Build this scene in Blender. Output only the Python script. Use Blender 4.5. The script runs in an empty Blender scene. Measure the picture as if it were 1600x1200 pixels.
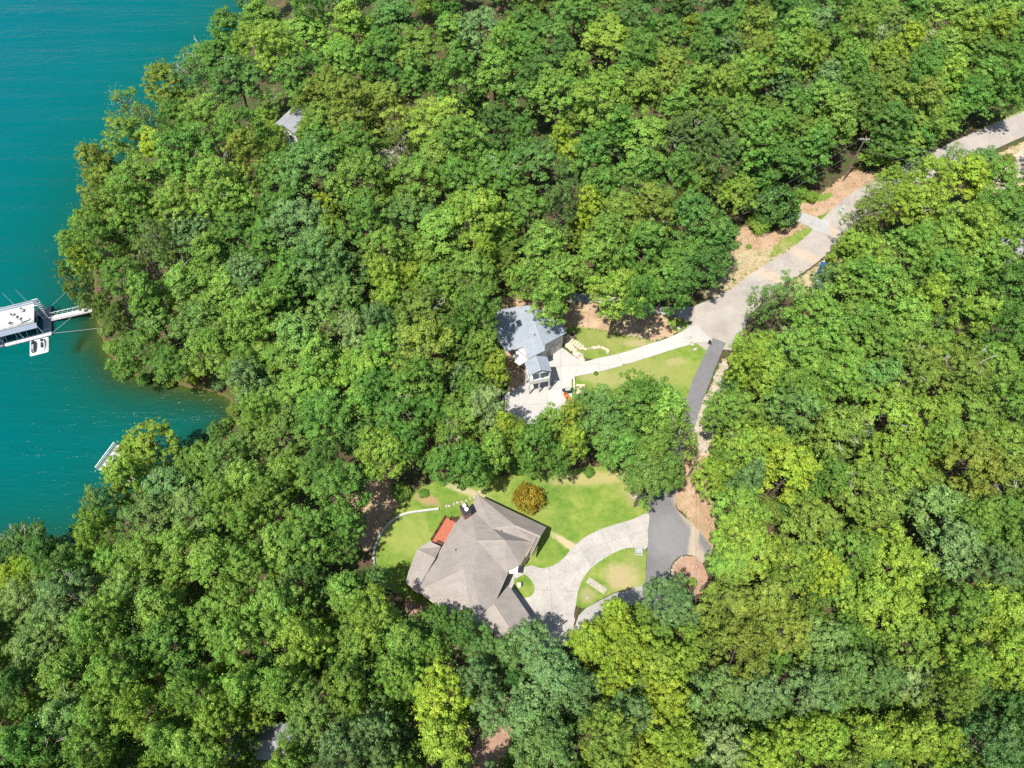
import bpy, bmesh, math, random
import numpy as np
from mathutils import Vector, Matrix

random.seed(7); rng = np.random.default_rng(11)
scene = bpy.context.scene
C = scene.collection
R = math.radians

# ------------------------------------------------------------------ camera
TILT = R(31.5); FPX = 1111.0; CAMZ = 104.0; LAKE = -15.0
cam = bpy.data.cameras.new('camera'); cam.sensor_width = 36; cam.lens = 36*FPX/1600
cam.clip_start = 1; cam.clip_end = 6000
camo = bpy.data.objects.new('camera', cam); C.objects.link(camo)
camo.location = (0, 0, CAMZ); camo.rotation_euler = (TILT, 0, 0)
scene.camera = camo

# ------------------------------------------------------------------ sky + sun
SUN_EL = R(66); SUN_AZ = (-0.62, -0.785)          # where the sun stands (ground direction)
world = bpy.data.worlds.new('World'); scene.world = world; world.use_nodes = True
wn = world.node_tree; wn.nodes.clear()
sky = wn.nodes.new('ShaderNodeTexSky'); sky.sky_type = 'NISHITA'; sky.sun_disc = False
sky.sun_elevation = SUN_EL; sky.sun_rotation = math.atan2(SUN_AZ[0], SUN_AZ[1]) % (2*math.pi)
bg = wn.nodes.new('ShaderNodeBackground'); bg.inputs[1].default_value = 0.11
wo = wn.nodes.new('ShaderNodeOutputWorld')
wn.links.new(sky.outputs[0], bg.inputs[0]); wn.links.new(bg.outputs[0], wo.inputs[0])
sl = bpy.data.lights.new('sun', 'SUN'); sl.energy = 4.4; sl.angle = R(0.55); sl.color = (1, 0.955, 0.88)
so = bpy.data.objects.new('sun', sl); C.objects.link(so)
sd = Vector((-SUN_AZ[0]*math.cos(SUN_EL), -SUN_AZ[1]*math.cos(SUN_EL), -math.sin(SUN_EL)))
so.rotation_euler = sd.to_track_quat('-Z', 'Y').to_euler(); so.location = (-40, -60, 160)
scene.view_settings.view_transform = 'Standard'; scene.view_settings.look = 'None'
scene.view_settings.exposure = 1.12; scene.view_settings.gamma = 1.0
try: scene.view_settings.use_curve_mapping = False
except Exception: pass
scene.render.engine = 'CYCLES'
scene.cycles.max_bounces = 6; scene.cycles.diffuse_bounces = 3; scene.cycles.glossy_bounces = 2
scene.cycles.transmission_bounces = 3; scene.cycles.transparent_max_bounces = 8
scene.cycles.use_denoising = False; scene.cycles.sample_clamp_direct = 6; scene.cycles.sample_clamp_indirect = 4

# ------------------------------------------------------------------ helpers
_c, _s = math.cos(TILT), math.sin(TILT)
def ray(px, py):
    a = (px-800)/FPX; b = (600-py)/FPX
    return Vector((a, _s + b*_c, -_c + b*_s))
def P(px, py, z=0.0):
    """place on the ground (or at height z) that the photograph shows at px,py"""
    r = ray(px, py); t = (z-CAMZ)/r.z
    return Vector((r.x*t, r.y*t, z))
def Pplane(px, py, a, b, c):
    n = (b-a).cross(c-a); r = ray(px, py); o = Vector((0, 0, CAMZ))
    return o + r*((a-o).dot(n)/r.dot(n))
def depth_at(v):
    return v.y*_s + (CAMZ-v.z)*_c
def pix(v):
    d = depth_at(v); u = v.y*_c - (CAMZ-v.z)*_s
    return 800+FPX*v.x/d, 600-FPX*u/d

def link(o, parent=None):
    C.objects.link(o)
    if parent is not None: o.parent = parent
    return o
def tag(o, label=None, cat=None, group=None, kind=None):
    if label: o['label'] = label
    if cat: o['category'] = cat
    if group: o['group'] = group
    if kind: o['kind'] = kind
    return o
def thing(name, label, cat, loc=(0,0,0), rz=0.0, group=None):
    o = bpy.data.objects.new(name, None); o.empty_display_size = 0.3
    C.objects.link(o); o.location = loc; o.rotation_euler = (0,0,rz)
    return tag(o, label, cat, group)
def obj(name, bm, mat, parent=None, smooth=False):
    me = bpy.data.meshes.new(name); bm.normal_update(); bm.to_mesh(me); bm.free()
    if mat: me.materials.append(mat)
    if smooth:
        for p in me.polygons: p.use_smooth = True
    return link(bpy.data.objects.new(name, me), parent)
def box(bm, x0, x1, y0, y1, z0, z1, M=None):
    vs = [bm.verts.new(Vector(v)) for v in ((x0,y0,z0),(x1,y0,z0),(x1,y1,z0),(x0,y1,z0),(x0,y0,z1),(x1,y0,z1),(x1,y1,z1),(x0,y1,z1))]
    for f in ((3,2,1,0),(4,5,6,7),(0,1,5,4),(1,2,6,5),(2,3,7,6),(3,0,4,7)): bm.faces.new([vs[i] for i in f])
    if M is not None: bmesh.ops.transform(bm, matrix=M, verts=vs)
    return vs
def boxo(name, dims, mat, parent=None, bev=0.0, M=None):
    bm = bmesh.new(); box(bm, *dims, M=M)
    if bev: bmesh.ops.bevel(bm, geom=list(bm.edges), offset=bev, segments=2, affect='EDGES')
    return obj(name, bm, mat, parent)
def beam(bm, a, b, r=0.05, n=6, r2=None):
    a = Vector(a); b = Vector(b); r2 = r if r2 is None else r2
    d = (b-a).normalized(); u = d.orthogonal().normalized(); w = d.cross(u)
    A = []; B = []
    for i in range(n):
        t = 2*math.pi*(i+.5)/n; k = u*math.cos(t)+w*math.sin(t)
        A.append(bm.verts.new(a+k*r)); B.append(bm.verts.new(b+k*r2))
    for i in range(n):
        j = (i+1) % n; bm.faces.new((A[i], A[j], B[j], B[i]))
    bm.faces.new(A[::-1]); bm.faces.new(B)
def tube(bm, pts, rad, n=6):
    """tapered continuous tube through pts"""
    pts = [Vector(p) for p in pts]; rings = []
    for i, p in enumerate(pts):
        d = (pts[min(i+1,len(pts)-1)]-pts[max(i-1,0)]).normalized()
        u = Vector((1,0.13,0)) - d*d.x; u = (Vector((1,0.13,0)) - d*d.dot(Vector((1,0.13,0)))).normalized(); w = d.cross(u)
        r = rad[i] if hasattr(rad,'__len__') else rad
        rings.append([bm.verts.new(p+(u*math.cos(2*math.pi*k/n)+w*math.sin(2*math.pi*k/n))*r) for k in range(n)])
    for A, B in zip(rings, rings[1:]):
        for k in range(n): bm.faces.new((A[k], A[(k+1)%n], B[(k+1)%n], B[k]))
    bm.faces.new(rings[0][::-1]); bm.faces.new(rings[-1])
def catmull(pts, n=6, closed=True):
    out = []; m = len(pts)
    for i in range(m if closed else m-1):
        g = lambda k: Vector(pts[k % m]) if closed else Vector(pts[max(0,min(m-1,k))])
        p0,p1,p2,p3 = g(i-1),g(i),g(i+1),g(i+2)
        for k in range(n):
            t = k/n
            out.append(0.5*((2*p1)+(p2-p0)*t+(2*p0-5*p1+4*p2-p3)*t*t+(3*p1-p0-3*p2+p3)*t**3))
    if not closed: out.append(Vector(pts[-1]))
    return out
def rough_edge(pts, step, amp, seed):
    r = random.Random(seed); out = []; m = len(pts)
    for i in range(m):
        a = pts[i]; b = pts[(i+1)%m]; L = (b-a).length; n = max(1, int(L/step))
        nrm = Vector((b.y-a.y, a.x-b.x, 0))
        nrm = nrm.normalized() if nrm.length > 1e-6 else Vector((0,0,0))
        for k in range(n):
            out.append(a.lerp(b, k/n) + nrm*(r.uniform(-1,1)*amp))
    return out
def sheet(name, pts, z, mat, thick=0.02, parent=None):
    """flat slab whose top lies at height z"""
    bm = bmesh.new()
    f = bm.faces.new([bm.verts.new((p.x, p.y, z)) for p in pts])
    f.normal_update()
    if f.normal.z < 0: f.normal_flip()
    e = bmesh.ops.extrude_face_region(bm, geom=[f])
    bot = [v for v in e['geom'] if isinstance(v, bmesh.types.BMVert)]
    # move the original (bottom) down, keep the extruded copy on top
    for v in f.verts: v.co.z -= thick
    f.normal_flip()
    bmesh.ops.triangulate(bm, faces=[q for q in bm.faces if len(q.verts) > 4], ngon_method='EAR_CLIP')
    bmesh.ops.recalc_face_normals(bm, faces=bm.faces)
    return obj(name, bm, mat, parent)
def PP(lst, z=0.0): return [P(a, b, z) for a, b in lst]

# ------------------------------------------------------------------ materials
def newmat(name):
    m = bpy.data.materials.new(name); m.use_nodes = True; nt = m.node_tree
    for n in list(nt.nodes): nt.nodes.remove(n)
    out = nt.nodes.new('ShaderNodeOutputMaterial')
    return m, nt, out
def N(nt, typ, **kw):
    n = nt.nodes.new(typ)
    for k, v in kw.items():
        if k in n.inputs.keys() if isinstance(k, str) else False: n.inputs[k].default_value = v
        else: setattr(n, k, v)
    return n
def ramp(nt, fac, stops):
    n = nt.nodes.new('ShaderNodeValToRGB'); cr = n.color_ramp
    while len(cr.elements) < len(stops): cr.elements.new(0.5)
    for e, (p, c) in zip(cr.elements, stops): e.position = p; e.color = (*c, 1) if len(c) == 3 else c
    nt.links.new(fac, n.inputs[0]); return n.outputs[0]
def noise(nt, vec, scale, detail=4, rough=0.6, dist=0.0):
    n = nt.nodes.new('ShaderNodeTexNoise'); n.inputs['Scale'].default_value = scale
    n.inputs['Detail'].default_value = detail; n.inputs['Roughness'].default_value = rough; n.inputs['Distortion'].default_value = dist
    if vec is not None: nt.links.new(vec, n.inputs['Vector'])
    return n.outputs['Fac']
def mix(nt, fac, a, b, mode='MIX'):
    n = nt.nodes.new('ShaderNodeMix'); n.data_type = 'RGBA'; n.blend_type = mode
    for s, v in ((n.inputs[0], fac), (n.inputs[6], a), (n.inputs[7], b)):
        if isinstance(v, (int, float)): s.default_value = v
        elif isinstance(v, tuple): s.default_value = (*v, 1) if len(v) == 3 else v
        else: nt.links.new(v, s)
    return n.outputs[2]
def mth(nt, op, a, b=None, clamp=False):
    n = nt.nodes.new('ShaderNodeMath'); n.operation = op; n.use_clamp = clamp
    for i, v in enumerate((a, b)):
        if v is None: continue
        if isinstance(v, (int, float)): n.inputs[i].default_value = v
        else: nt.links.new(v, n.inputs[i])
    return n.outputs[0]
def posn(nt):
    return nt.nodes.new('ShaderNodeNewGeometry').outputs['Position']
def principled(nt, out, col, rough=0.8, bump=None, bstr=0.3, bdist=0.05, spec=0.3, metal=0.0):
    b = nt.nodes.new('ShaderNodeBsdfPrincipled')
    if isinstance(col, tuple): b.inputs['Base Color'].default_value = (*[x*.77 for x in col], 1)
    else: nt.links.new(mix(nt, 1.0, col, (.77,.77,.77), 'MULTIPLY'), b.inputs['Base Color'])
    b.inputs['Roughness'].default_value = rough; b.inputs['Metallic'].default_value = metal
    b.inputs['Specular IOR Level'].default_value = spec
    if bump is not None:
        bn = nt.nodes.new('ShaderNodeBump'); bn.inputs['Strength'].default_value = bstr; bn.inputs['Distance'].default_value = bdist
        nt.links.new(bump, bn.inputs['Height']); nt.links.new(bn.outputs[0], b.inputs['Normal'])
    nt.links.new(b.outputs[0], out.inputs[0]); return b
def simple(name, c1, c2=None, scale=3.0, rough=0.8, bump=0.2, metal=0.0, spec=0.3, fine=25.0):
    """two-tone worn surface"""
    m, nt, out = newmat(name); c2 = c2 or tuple(x*0.78 for x in c1)
    p = posn(nt); n1 = noise(nt, p, scale, 5, .65); n2 = noise(nt, p, fine, 3, .7)
    f = mth(nt, 'ADD', mth(nt, 'MULTIPLY', n1, .7), mth(nt, 'MULTIPLY', n2, .3))
    col = ramp(nt, f, [(0.33, c2), (0.66, c1)])
    principled(nt, out, col, rough, n2, bump, .03, spec, metal); return m
def blob(nt, pos, ctr, rx, ry, rot, soft=0.5, wob=1.0):
    """1 inside an uneven ellipse on the ground, 0 outside"""
    mp = nt.nodes.new('ShaderNodeMapping'); mp.vector_type = 'TEXTURE'
    mp.inputs['Location'].default_value = (ctr[0], ctr[1], 0); mp.inputs['Rotation'].default_value = (0,0,rot)
    mp.inputs['Scale'].default_value = (rx, ry, 1000)
    nt.links.new(pos, mp.inputs[0])
    ln = nt.nodes.new('ShaderNodeVectorMath'); ln.operation = 'LENGTH'; nt.links.new(mp.outputs[0], ln.inputs[0])
    nz = noise(nt, pos, .7, 4, .7)
    d = mth(nt, 'ADD', ln.outputs['Value'], mth(nt, 'MULTIPLY', mth(nt, 'SUBTRACT', nz, .5), wob))
    mr = nt.nodes.new('ShaderNodeMapRange'); mr.interpolation_type = 'SMOOTHSTEP'
    mr.inputs[1].default_value = 1+soft/2; mr.inputs[2].default_value = 1-soft/2
    nt.links.new(d, mr.inputs[0]); return mr.outputs[0]

def mat_ground():
    m, nt, out = newmat('leaf_litter'); p = posn(nt)
    a = noise(nt, p, .12, 4); b = noise(nt, p, 1.6, 6, .75); c = noise(nt, p, 9, 4, .8)
    base = ramp(nt, b, [(.3,(.035,.024,.016)),(.5,(.085,.055,.036)),(.68,(.16,.105,.07))])
    clay = ramp(nt, c, [(.35,(.23,.11,.06)),(.65,(.42,.24,.15))])
    col = mix(nt, mth(nt,'MULTIPLY', ramp(nt, a, [(.60,(0,0,0)),(.72,(1,1,1))]), .7), base, clay)
    weeds = ramp(nt, noise(nt, p, .5, 5, .7), [(.44,(0,0,0)),(.56,(1,1,1))])
    col = mix(nt, mth(nt,'MULTIPLY', weeds, .8), col, (.045,.085,.018))
    # lake bed and bank: wet ochre clay near and under the water line
    sep = nt.nodes.new('ShaderNodeSeparateXYZ'); nt.links.new(p, sep.inputs[0])
    mr = nt.nodes.new('ShaderNodeMapRange'); mr.inputs[1].default_value = LAKE+.35; mr.inputs[2].default_value = LAKE-.2
    nt.links.new(sep.outputs[2], mr.inputs[0])
    bed = ramp(nt, b, [(.3,(.10,.075,.025)),(.7,(.20,.155,.055))])
    col = mix(nt, mr.outputs[0], col, bed)
    principled(nt, out, col, .95, c, .25, .06, .1); return m
def mat_lawn(name, dry=(), seed=0.0, lush=1.0):
    m, nt, out = newmat(name); p = posn(nt)
    mp = nt.nodes.new('ShaderNodeVectorMath'); mp.operation = 'ADD'; mp.inputs[1].default_value = (seed, seed*.7, 0); nt.links.new(p, mp.inputs[0]); q = mp.outputs[0]
    big = noise(nt, q, .16, 4, .6, .6); mid = noise(nt, q, .9, 5, .7); fin = noise(nt, q, 14, 4, .8)
    g = ramp(nt, big, [(.34,(.075,.19,.020)),(.48,(.15,.26,.032)),(.60,(.30,.34,.075))])
    g = mix(nt, .55, g, ramp(nt, mid, [(.32,(.085,.19,.025)),(.66,(.28,.32,.075))]))
    for (cx, cy, rx, ry, ro, k, colr) in dry:
        g = mix(nt, mth(nt,'MULTIPLY', blob(nt, p, (cx,cy), rx, ry, ro, .9, 1.3), k), g, colr)
    g = mix(nt, .35, g, ramp(nt, fin, [(.3,(.3,.3,.3)),(.75,(1,1,1))]), 'MULTIPLY')
    principled(nt, out, g, .95, fin, .6, .06, .1); return m
def mat_dirt(name, lo, hi, grass=.0):
    m, nt, out = newmat(name); p = posn(nt)
    a = noise(nt, p, .35, 5, .65); f = noise(nt, p, 5, 5, .75); g = noise(nt, p, 22, 3, .8)
    col = ramp(nt, mth(nt,'ADD', mth(nt,'MULTIPLY',a,.6), mth(nt,'MULTIPLY',f,.4)), [(.34,lo),(.64,hi)])
    if grass: col = mix(nt, mth(nt,'MULTIPLY', ramp(nt, noise(nt, p, .8, 5, .8), [(.5,(0,0,0)),(.6,(1,1,1))]), grass), col, (.19,.21,.05))
    col = mix(nt, .3, col, ramp(nt, g, [(.3,(.35,.35,.35)),(.7,(1,1,1))]), 'MULTIPLY')
    principled(nt, out, col, .95, f, .6, .12, .1); return m
def mat_asphalt(name, base, sand=(), lines=None):
    m, nt, out = newmat(name); p = posn(nt)
    a = noise(nt, p, .22, 5, .65); f = noise(nt, p, 40, 3, .8); st = noise(nt, p, 1.4, 5, .7)
    lo = tuple(x*.84 for x in base); hi = tuple(x*1.16 for x in base)
    col = ramp(nt, mth(nt,'ADD', mth(nt,'MULTIPLY',a,.65), mth(nt,'MULTIPLY',st,.35)), [(.36,lo),(.62,hi)])
    for (cx, cy, rx, ry, ro, k, colr) in sand:
        col = mix(nt, mth(nt,'MULTIPLY', blob(nt, p, (cx,cy), rx, ry, ro, .9, .9), k), col, colr)
    # hairline cracks
    v = nt.nodes.new('ShaderNodeTexVoronoi'); v.feature = 'DISTANCE_TO_EDGE'; v.inputs['Scale'].default_value = .18
    dv = nt.nodes.new('ShaderNodeVectorMath'); dv.operation = 'ADD'
    nz = nt.nodes.new('ShaderNodeTexNoise'); nz.inputs['Scale'].default_value = .6; nt.links.new(p, nz.inputs['Vector'])
    sc = nt.nodes.new('ShaderNodeVectorMath'); sc.operation = 'SCALE'; sc.inputs['Scale'].default_value = 3; nt.links.new(nz.outputs['Color'], sc.inputs[0])
    nt.links.new(p, dv.inputs[0]); nt.links.new(sc.outputs[0], dv.inputs[1]); nt.links.new(dv.outputs[0], v.inputs['Vector'])
    col = mix(nt, mth(nt,'MULTIPLY', ramp(nt, v.outputs['Distance'], [(0,(1,1,1)),(.012,(0,0,0))]), .35), col, tuple(x*.55 for x in base))
    col = mix(nt, .2, col, ramp(nt, f, [(.3,(.4,.4,.4)),(.7,(1,1,1))]), 'MULTIPLY')
    principled(nt, out, col, .85, f, .3, .02, .3); return m
def mat_concrete(name, base, stain=.5):
    m, nt, out = newmat(name); p = posn(nt)
    a = noise(nt, p, .3, 5, .7, .5); b = noise(nt, p, 2.2, 5, .7); f = noise(nt, p, 30, 3, .7)
    oi = nt.nodes.new('ShaderNodeObjectInfo')
    lo = tuple(x*(1-.32*stain) for x in base)
    col = ramp(nt, mth(nt,'ADD', mth(nt,'MULTIPLY',a,.6), mth(nt,'MULTIPLY',b,.4)), [(.36,lo),(.6,base)])
    tone = mth(nt,'ADD', mth(nt,'MULTIPLY', oi.outputs['Random'], .12), .92)
    hs = nt.nodes.new('ShaderNodeHueSaturation'); nt.links.new(tone, hs.inputs['Value']); nt.links.new(col, hs.inputs['Color'])
    principled(nt, out, hs.outputs[0], .9, f, .2, .02, .2); return m
def mat_shingle(name, base, rot=0.0):
    m, nt, out = newmat(name); p = posn(nt)
    a = noise(nt, p, .5, 5, .7); f = noise(nt, p, 9, 4, .8)
    mp = nt.nodes.new('ShaderNodeMapping'); mp.inputs['Rotation'].default_value = (0,0,rot); nt.links.new(p, mp.inputs[0])
    br = nt.nodes.new('ShaderNodeTexBrick'); br.inputs['Scale'].default_value = 1.0
    br.inputs['Brick Width'].default_value = .32; br.inputs['Row Height'].default_value = .15; br.inputs['Mortar Size'].default_value = .012
    br.inputs['Color1'].default_value = (*base,1); br.inputs['Color2'].default_value = (*[x*.80 for x in base],1); br.inputs['Mortar'].default_value = (*[x*.6 for x in base],1)
    nt.links.new(mp.outputs[0], br.inputs['Vector'])
    col = mix(nt, .55, br.outputs['Color'], ramp(nt, a, [(.35,tuple(x*.78 for x in base)),(.65,tuple(x*1.12 for x in base))]))
    # rain streaks
    ms = nt.nodes.new('ShaderNodeMapping'); ms.inputs['Rotation'].default_value = (0,0,rot); ms.inputs['Scale'].default_value = (.25,2.2,.3); nt.links.new(p, ms.inputs[0])
    stn = ramp(nt, noise(nt, ms.outputs[0], 1.0, 5, .7), [(.5,(0,0,0)),(.7,(1,1,1))])
    col = mix(nt, mth(nt,'MULTIPLY', stn, .3), col, tuple(x*.55 for x in base))
    col = mix(nt, .35, col, ramp(nt, f, [(.3,(.45,.45,.45)),(.7,(1,1,1))]), 'MULTIPLY')
    principled(nt, out, col, .92, f, .4, .02, .2); return m
def mat_leaf(mass=False):
    m, nt, out = newmat('foliage_%s' % mass if mass else 'foliage')
    oi = nt.nodes.new('ShaderNodeObjectInfo'); at = nt.nodes.new('ShaderNodeAttribute'); at.attribute_name = 'tint'
    hs = nt.nodes.new('ShaderNodeHueSaturation')
    t = at.outputs['Fac']
    tcn = nt.nodes.new('ShaderNodeAttribute'); tcn.attribute_name = 'tree_colour'
    if mass == 'mass': tcn.attribute_type = 'INSTANCER'
    nt.links.new(tcn.outputs['Color'] if mass else oi.outputs['Color'], hs.inputs['Color'])
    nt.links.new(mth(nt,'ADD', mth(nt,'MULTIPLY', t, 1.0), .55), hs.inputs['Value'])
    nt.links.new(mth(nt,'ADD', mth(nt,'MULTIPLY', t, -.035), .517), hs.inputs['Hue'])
    pw = posn(nt); nb = noise(nt, pw, .045, 3, .6); nc = noise(nt, pw, .42, 3, .6)
    h2 = nt.nodes.new('ShaderNodeHueSaturation'); nt.links.new(hs.outputs[0], h2.inputs['Color'])
    nt.links.new(mth(nt,'ADD', mth(nt,'MULTIPLY', mth(nt,'SUBTRACT', mth(nt,'ADD', mth(nt,'MULTIPLY', nb, .5), mth(nt,'MULTIPLY', nc, .5)), .5), .13), .5), h2.inputs['Hue'])
    nt.links.new(mth(nt,'ADD', mth(nt,'MULTIPLY', nc, .7), .68), h2.inputs['Value'])
    col = h2.outputs[0]
    d = nt.nodes.new('ShaderNodeBsdfPrincipled'); d.inputs['Roughness'].default_value = .55; d.inputs['Specular IOR Level'].default_value = .16
    nt.links.new(col, d.inputs['Base Color'])
    tr = nt.nodes.new('ShaderNodeBsdfTranslucent')
    tc = mix(nt, 1.0, col, (1.2,1.4,.55), 'MULTIPLY'); nt.links.new(tc, tr.inputs[0])
    ms = nt.nodes.new('ShaderNodeMixShader'); ms.inputs[0].default_value = .32
    nt.links.new(d.outputs[0], ms.inputs[1]); nt.links.new(tr.outputs[0], ms.inputs[2]); nt.links.new(ms.outputs[0], out.inputs[0])
    return m
def mat_water():
    m, nt, out = newmat('lake_water'); p = posn(nt)
    at = nt.nodes.new('ShaderNodeAttribute'); at.attribute_name = 'murk'
    big = noise(nt, p, .02, 3, .5); med = noise(nt, p, .09, 4, .6)
    body = ramp(nt, mth(nt,'ADD', mth(nt,'MULTIPLY',big,.75), mth(nt,'MULTIPLY',med,.25)), [(.3,(.0,.072,.092)),(.7,(.0,.092,.112))])
    dp = nt.nodes.new('ShaderNodeAttribute'); dp.attribute_name = 'offshore'
    body = mix(nt, dp.outputs['Fac'], (.0,.064,.049), body)
    shallow = (.010,.052,.026)
    body = mix(nt, ramp(nt, at.outputs['Fac'], [(.45,(0,0,0)),(.97,(1,1,1))]), shallow, body)
    # wind ripples running up to the right
    def rip(scale, sx, sy, det, rot=R(38)):
        mp = nt.nodes.new('ShaderNodeMapping'); mp.inputs['Rotation'].default_value = (0,0,rot); mp.inputs['Scale'].default_value = (sx,sy,1)
        nt.links.new(p, mp.inputs[0]); return noise(nt, mp.outputs[0], scale, det, .6, .3)
    r1 = rip(.62, .5, 1.9, 3, R(-20)); r2 = rip(1.5, .55, 1.7, 2, R(-12)); gust = rip(.16, .14, 1.3, 3, R(-40))
    h = mth(nt,'ADD', mth(nt,'MULTIPLY', r1, .6), mth(nt,'MULTIPLY', r2, .28))
    h = mth(nt,'MULTIPLY', h, mth(nt,'MAXIMUM', mth(nt,'ADD', mth(nt,'MULTIPLY', gust, 3.2), -.75), .15))
    bn = nt.nodes.new('ShaderNodeBump'); bn.inputs['Strength'].default_value = .6; bn.inputs['Distance'].default_value = .7; nt.links.new(h, bn.inputs['Height'])
    d = nt.nodes.new('ShaderNodeBsdfDiffuse'); nt.links.new(body, d.inputs[0]); nt.links.new(bn.outputs[0], d.inputs['Normal'])
    t = nt.nodes.new('ShaderNodeBsdfTransparent'); t.inputs[0].default_value = (.55,.75,.5,1)
    ms = nt.nodes.new('ShaderNodeMixShader'); nt.links.new(at.outputs['Fac'], ms.inputs[0]); nt.links.new(t.outputs[0], ms.inputs[1]); nt.links.new(d.outputs[0], ms.inputs[2])
    g = nt.nodes.new('ShaderNodeBsdfGlossy'); g.inputs['Roughness'].default_value = .16; nt.links.new(bn.outputs[0], g.inputs['Normal'])
    fr = nt.nodes.new('ShaderNodeFresnel'); fr.inputs[0].default_value = 1.12; nt.links.new(bn.outputs[0], fr.inputs['Normal'])
    m2 = nt.nodes.new('ShaderNodeMixShader'); nt.links.new(fr.outputs[0], m2.inputs[0]); nt.links.new(ms.outputs[0], m2.inputs[1]); nt.links.new(g.outputs[0], m2.inputs[2])
    nt.links.new(m2.outputs[0], out.inputs[0]); return m

M = {}
M['leaf'] = mat_leaf(); M['leaf_mass'] = mat_leaf('mass'); M['leaf_tuft'] = mat_leaf('tuft'); M['ground'] = mat_ground(); M['water'] = mat_water()
M['bark'] = simple('bark', (.20,.155,.12), (.08,.06,.045), 4, .95, .6)
M['dead'] = simple('bare_wood', (.52,.47,.41), (.30,.26,.22), 5, .9, .4)
M['white'] = simple('white_paint', (.80,.80,.78), (.70,.70,.69), 2, .55, .05)
M['metal'] = simple('galvanised_metal', (.55,.57,.60), (.42,.44,.47), 3, .45, .05, .5, .5)
M['black'] = simple('dark_metal', (.03,.03,.033), (.02,.02,.02), 3, .5, .1)
M['pole'] = simple('weathered_pole', (.25,.20,.16), (.15,.12,.095), 3, .9, .4)
M['stone'] = simple('garden_stone', (.46,.41,.34), (.28,.25,.21), 2.2, .9, .5)
M['buffstone'] = simple('buff_stone', (.62,.53,.36), (.45,.38,.26), 2.2, .9, .5)
M['conc_wall'] = simple('wall_concrete', (.52,.51,.46), (.38,.37,.33), 1.2, .9, .3)
M['glass'] = simple('window_glass', (.03,.045,.06), (.02,.03,.04), .6, .08, .0, 0, .6)

# ------------------------------------------------------------------ terrain and lake
shore_px = [(430,-40),(398,45),(325,120),(275,172),(250,215),(200,262),(172,322),(148,385),(146,440),(150,492),(162,540),(192,581),(248,597),(300,607),(345,618),(367,640),(360,672),(305,722),(255,752),(205,792),(160,838),(112,872),(0,885),(-150,905)]
shore = [P(a, b, LAKE) for a, b in shore_px]
top = shore[0]; bot = shore[-1]
lake_poly = [Vector((-900, 900, 0)), Vector((top.x+120, top.y+420, 0))] + catmull(shore, 5, False) + [Vector((-900, bot.y-60, 0))]
LP = np.array([(p.x, p.y) for p in lake_poly])
def lake_sd(x, y):
    """metres from the waterline, positive on land"""
    x = np.asarray(x, float); y = np.asarray(y, float)
    d = np.full(x.shape, 1e9); inside = np.zeros(x.shape, bool); n = len(LP)
    for i in range(n):
        ax, ay = LP[i]; bx, by = LP[(i+1)%n]
        ex, ey = bx-ax, by-ay; L2 = ex*ex+ey*ey
        t = np.clip(((x-ax)*ex+(y-ay)*ey)/L2, 0, 1)
        d = np.minimum(d, np.hypot(x-ax-t*ex, y-ay-t*ey))
        cond = ((ay > y) != (by > y)) & (x < (bx-ax)*(y-ay)/((by-ay) if by != ay else 1e-9)+ax)
        inside ^= cond
    return np.where(inside, -d, d)
mound = P(128, 538, LAKE)
SLOPE = 40.0
def ground_z(x, y):
    d = lake_sd(x, y); t = np.clip(d/SLOPE, 0, 1); sm = t*t*(3-2*t)*.55 + (1-(1-t)**2)*.45
    z = np.where(d > 0, LAKE + (-LAKE)*sm, LAKE - 7*(1-np.exp(np.minimum(d,0)/11)))
    z = z + np.where(d < 0, (LAKE-.5-z)*np.exp(-(((np.asarray(x)-mound.x)/1.5)**2+((np.asarray(y)-mound.y)/2.2)**2)), 0)
    return z
_gx = np.arange(-190, 190.1, 1.0); _gy = np.arange(-45, 260.1, 1.0); _mx, _my = np.meshgrid(_gx, _gy); _GZ = ground_z(_mx, _my); _SD = lake_sd(_mx, _my)
def _look(A, x, y):
    u = min(max(x+190, 0), len(_gx)-1.001); v = min(max(y+45, 0), len(_gy)-1.001); i, j = int(u), int(v); a, b = u-i, v-j
    return float(A[j,i]*(1-a)*(1-b)+A[j,i+1]*a*(1-b)+A[j+1,i]*(1-a)*b+A[j+1,i+1]*a*b)
def gz(x, y): return _look(_GZ, x, y)
def lsd(x, y): return _look(_SD, x, y)

def axis(lo, hi, step, far):
    a = list(np.arange(lo, hi+.01, step)); g = step
    l, h = lo, hi
    while l > -far or h < far:
        g *= 1.5; l -= g; h += g; a = [l]+a+[h]
    return np.array(a)
xs = axis(-150, 150, 1.6, 1500); ys = axis(-40, 215, 1.6, 1500)
def grid_mesh(name, X, Y, zf, keep=None):
    gx, gy = np.meshgrid(X, Y); z = zf(gx, gy)
    co = np.stack([gx, gy, z], -1).reshape(-1, 3); nx, ny = len(X), len(Y)
    i = np.arange(nx*ny).reshape(ny, nx)
    q = np.stack([i[:-1,:-1], i[:-1,1:], i[1:,1:], i[1:,:-1]], -1).reshape(-1, 4)
    if keep is not None:
        k = keep(gx, gy).reshape(-1); q = q[k[q].any(1)]
        u, inv = np.unique(q, return_inverse=True); co = co[u]; q = inv.reshape(-1, 4)
    me = bpy.data.meshes.new(name); me.from_pydata(co.tolist(), [], q.tolist())
    me.polygons.foreach_set('use_smooth', [True]*len(me.polygons)); return me, co
me, _ = grid_mesh('ground', xs, ys, ground_z); me.materials.append(M['ground'])
tag(link(bpy.data.objects.new('ground', me)), kind='structure')
me, co = grid_mesh('lake', xs, ys, lambda a, b: np.full(a.shape, LAKE), lambda a, b: lake_sd(a, b) < 3)
dep = np.maximum(0, LAKE - ground_z(co[:,0], co[:,1]))
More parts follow.
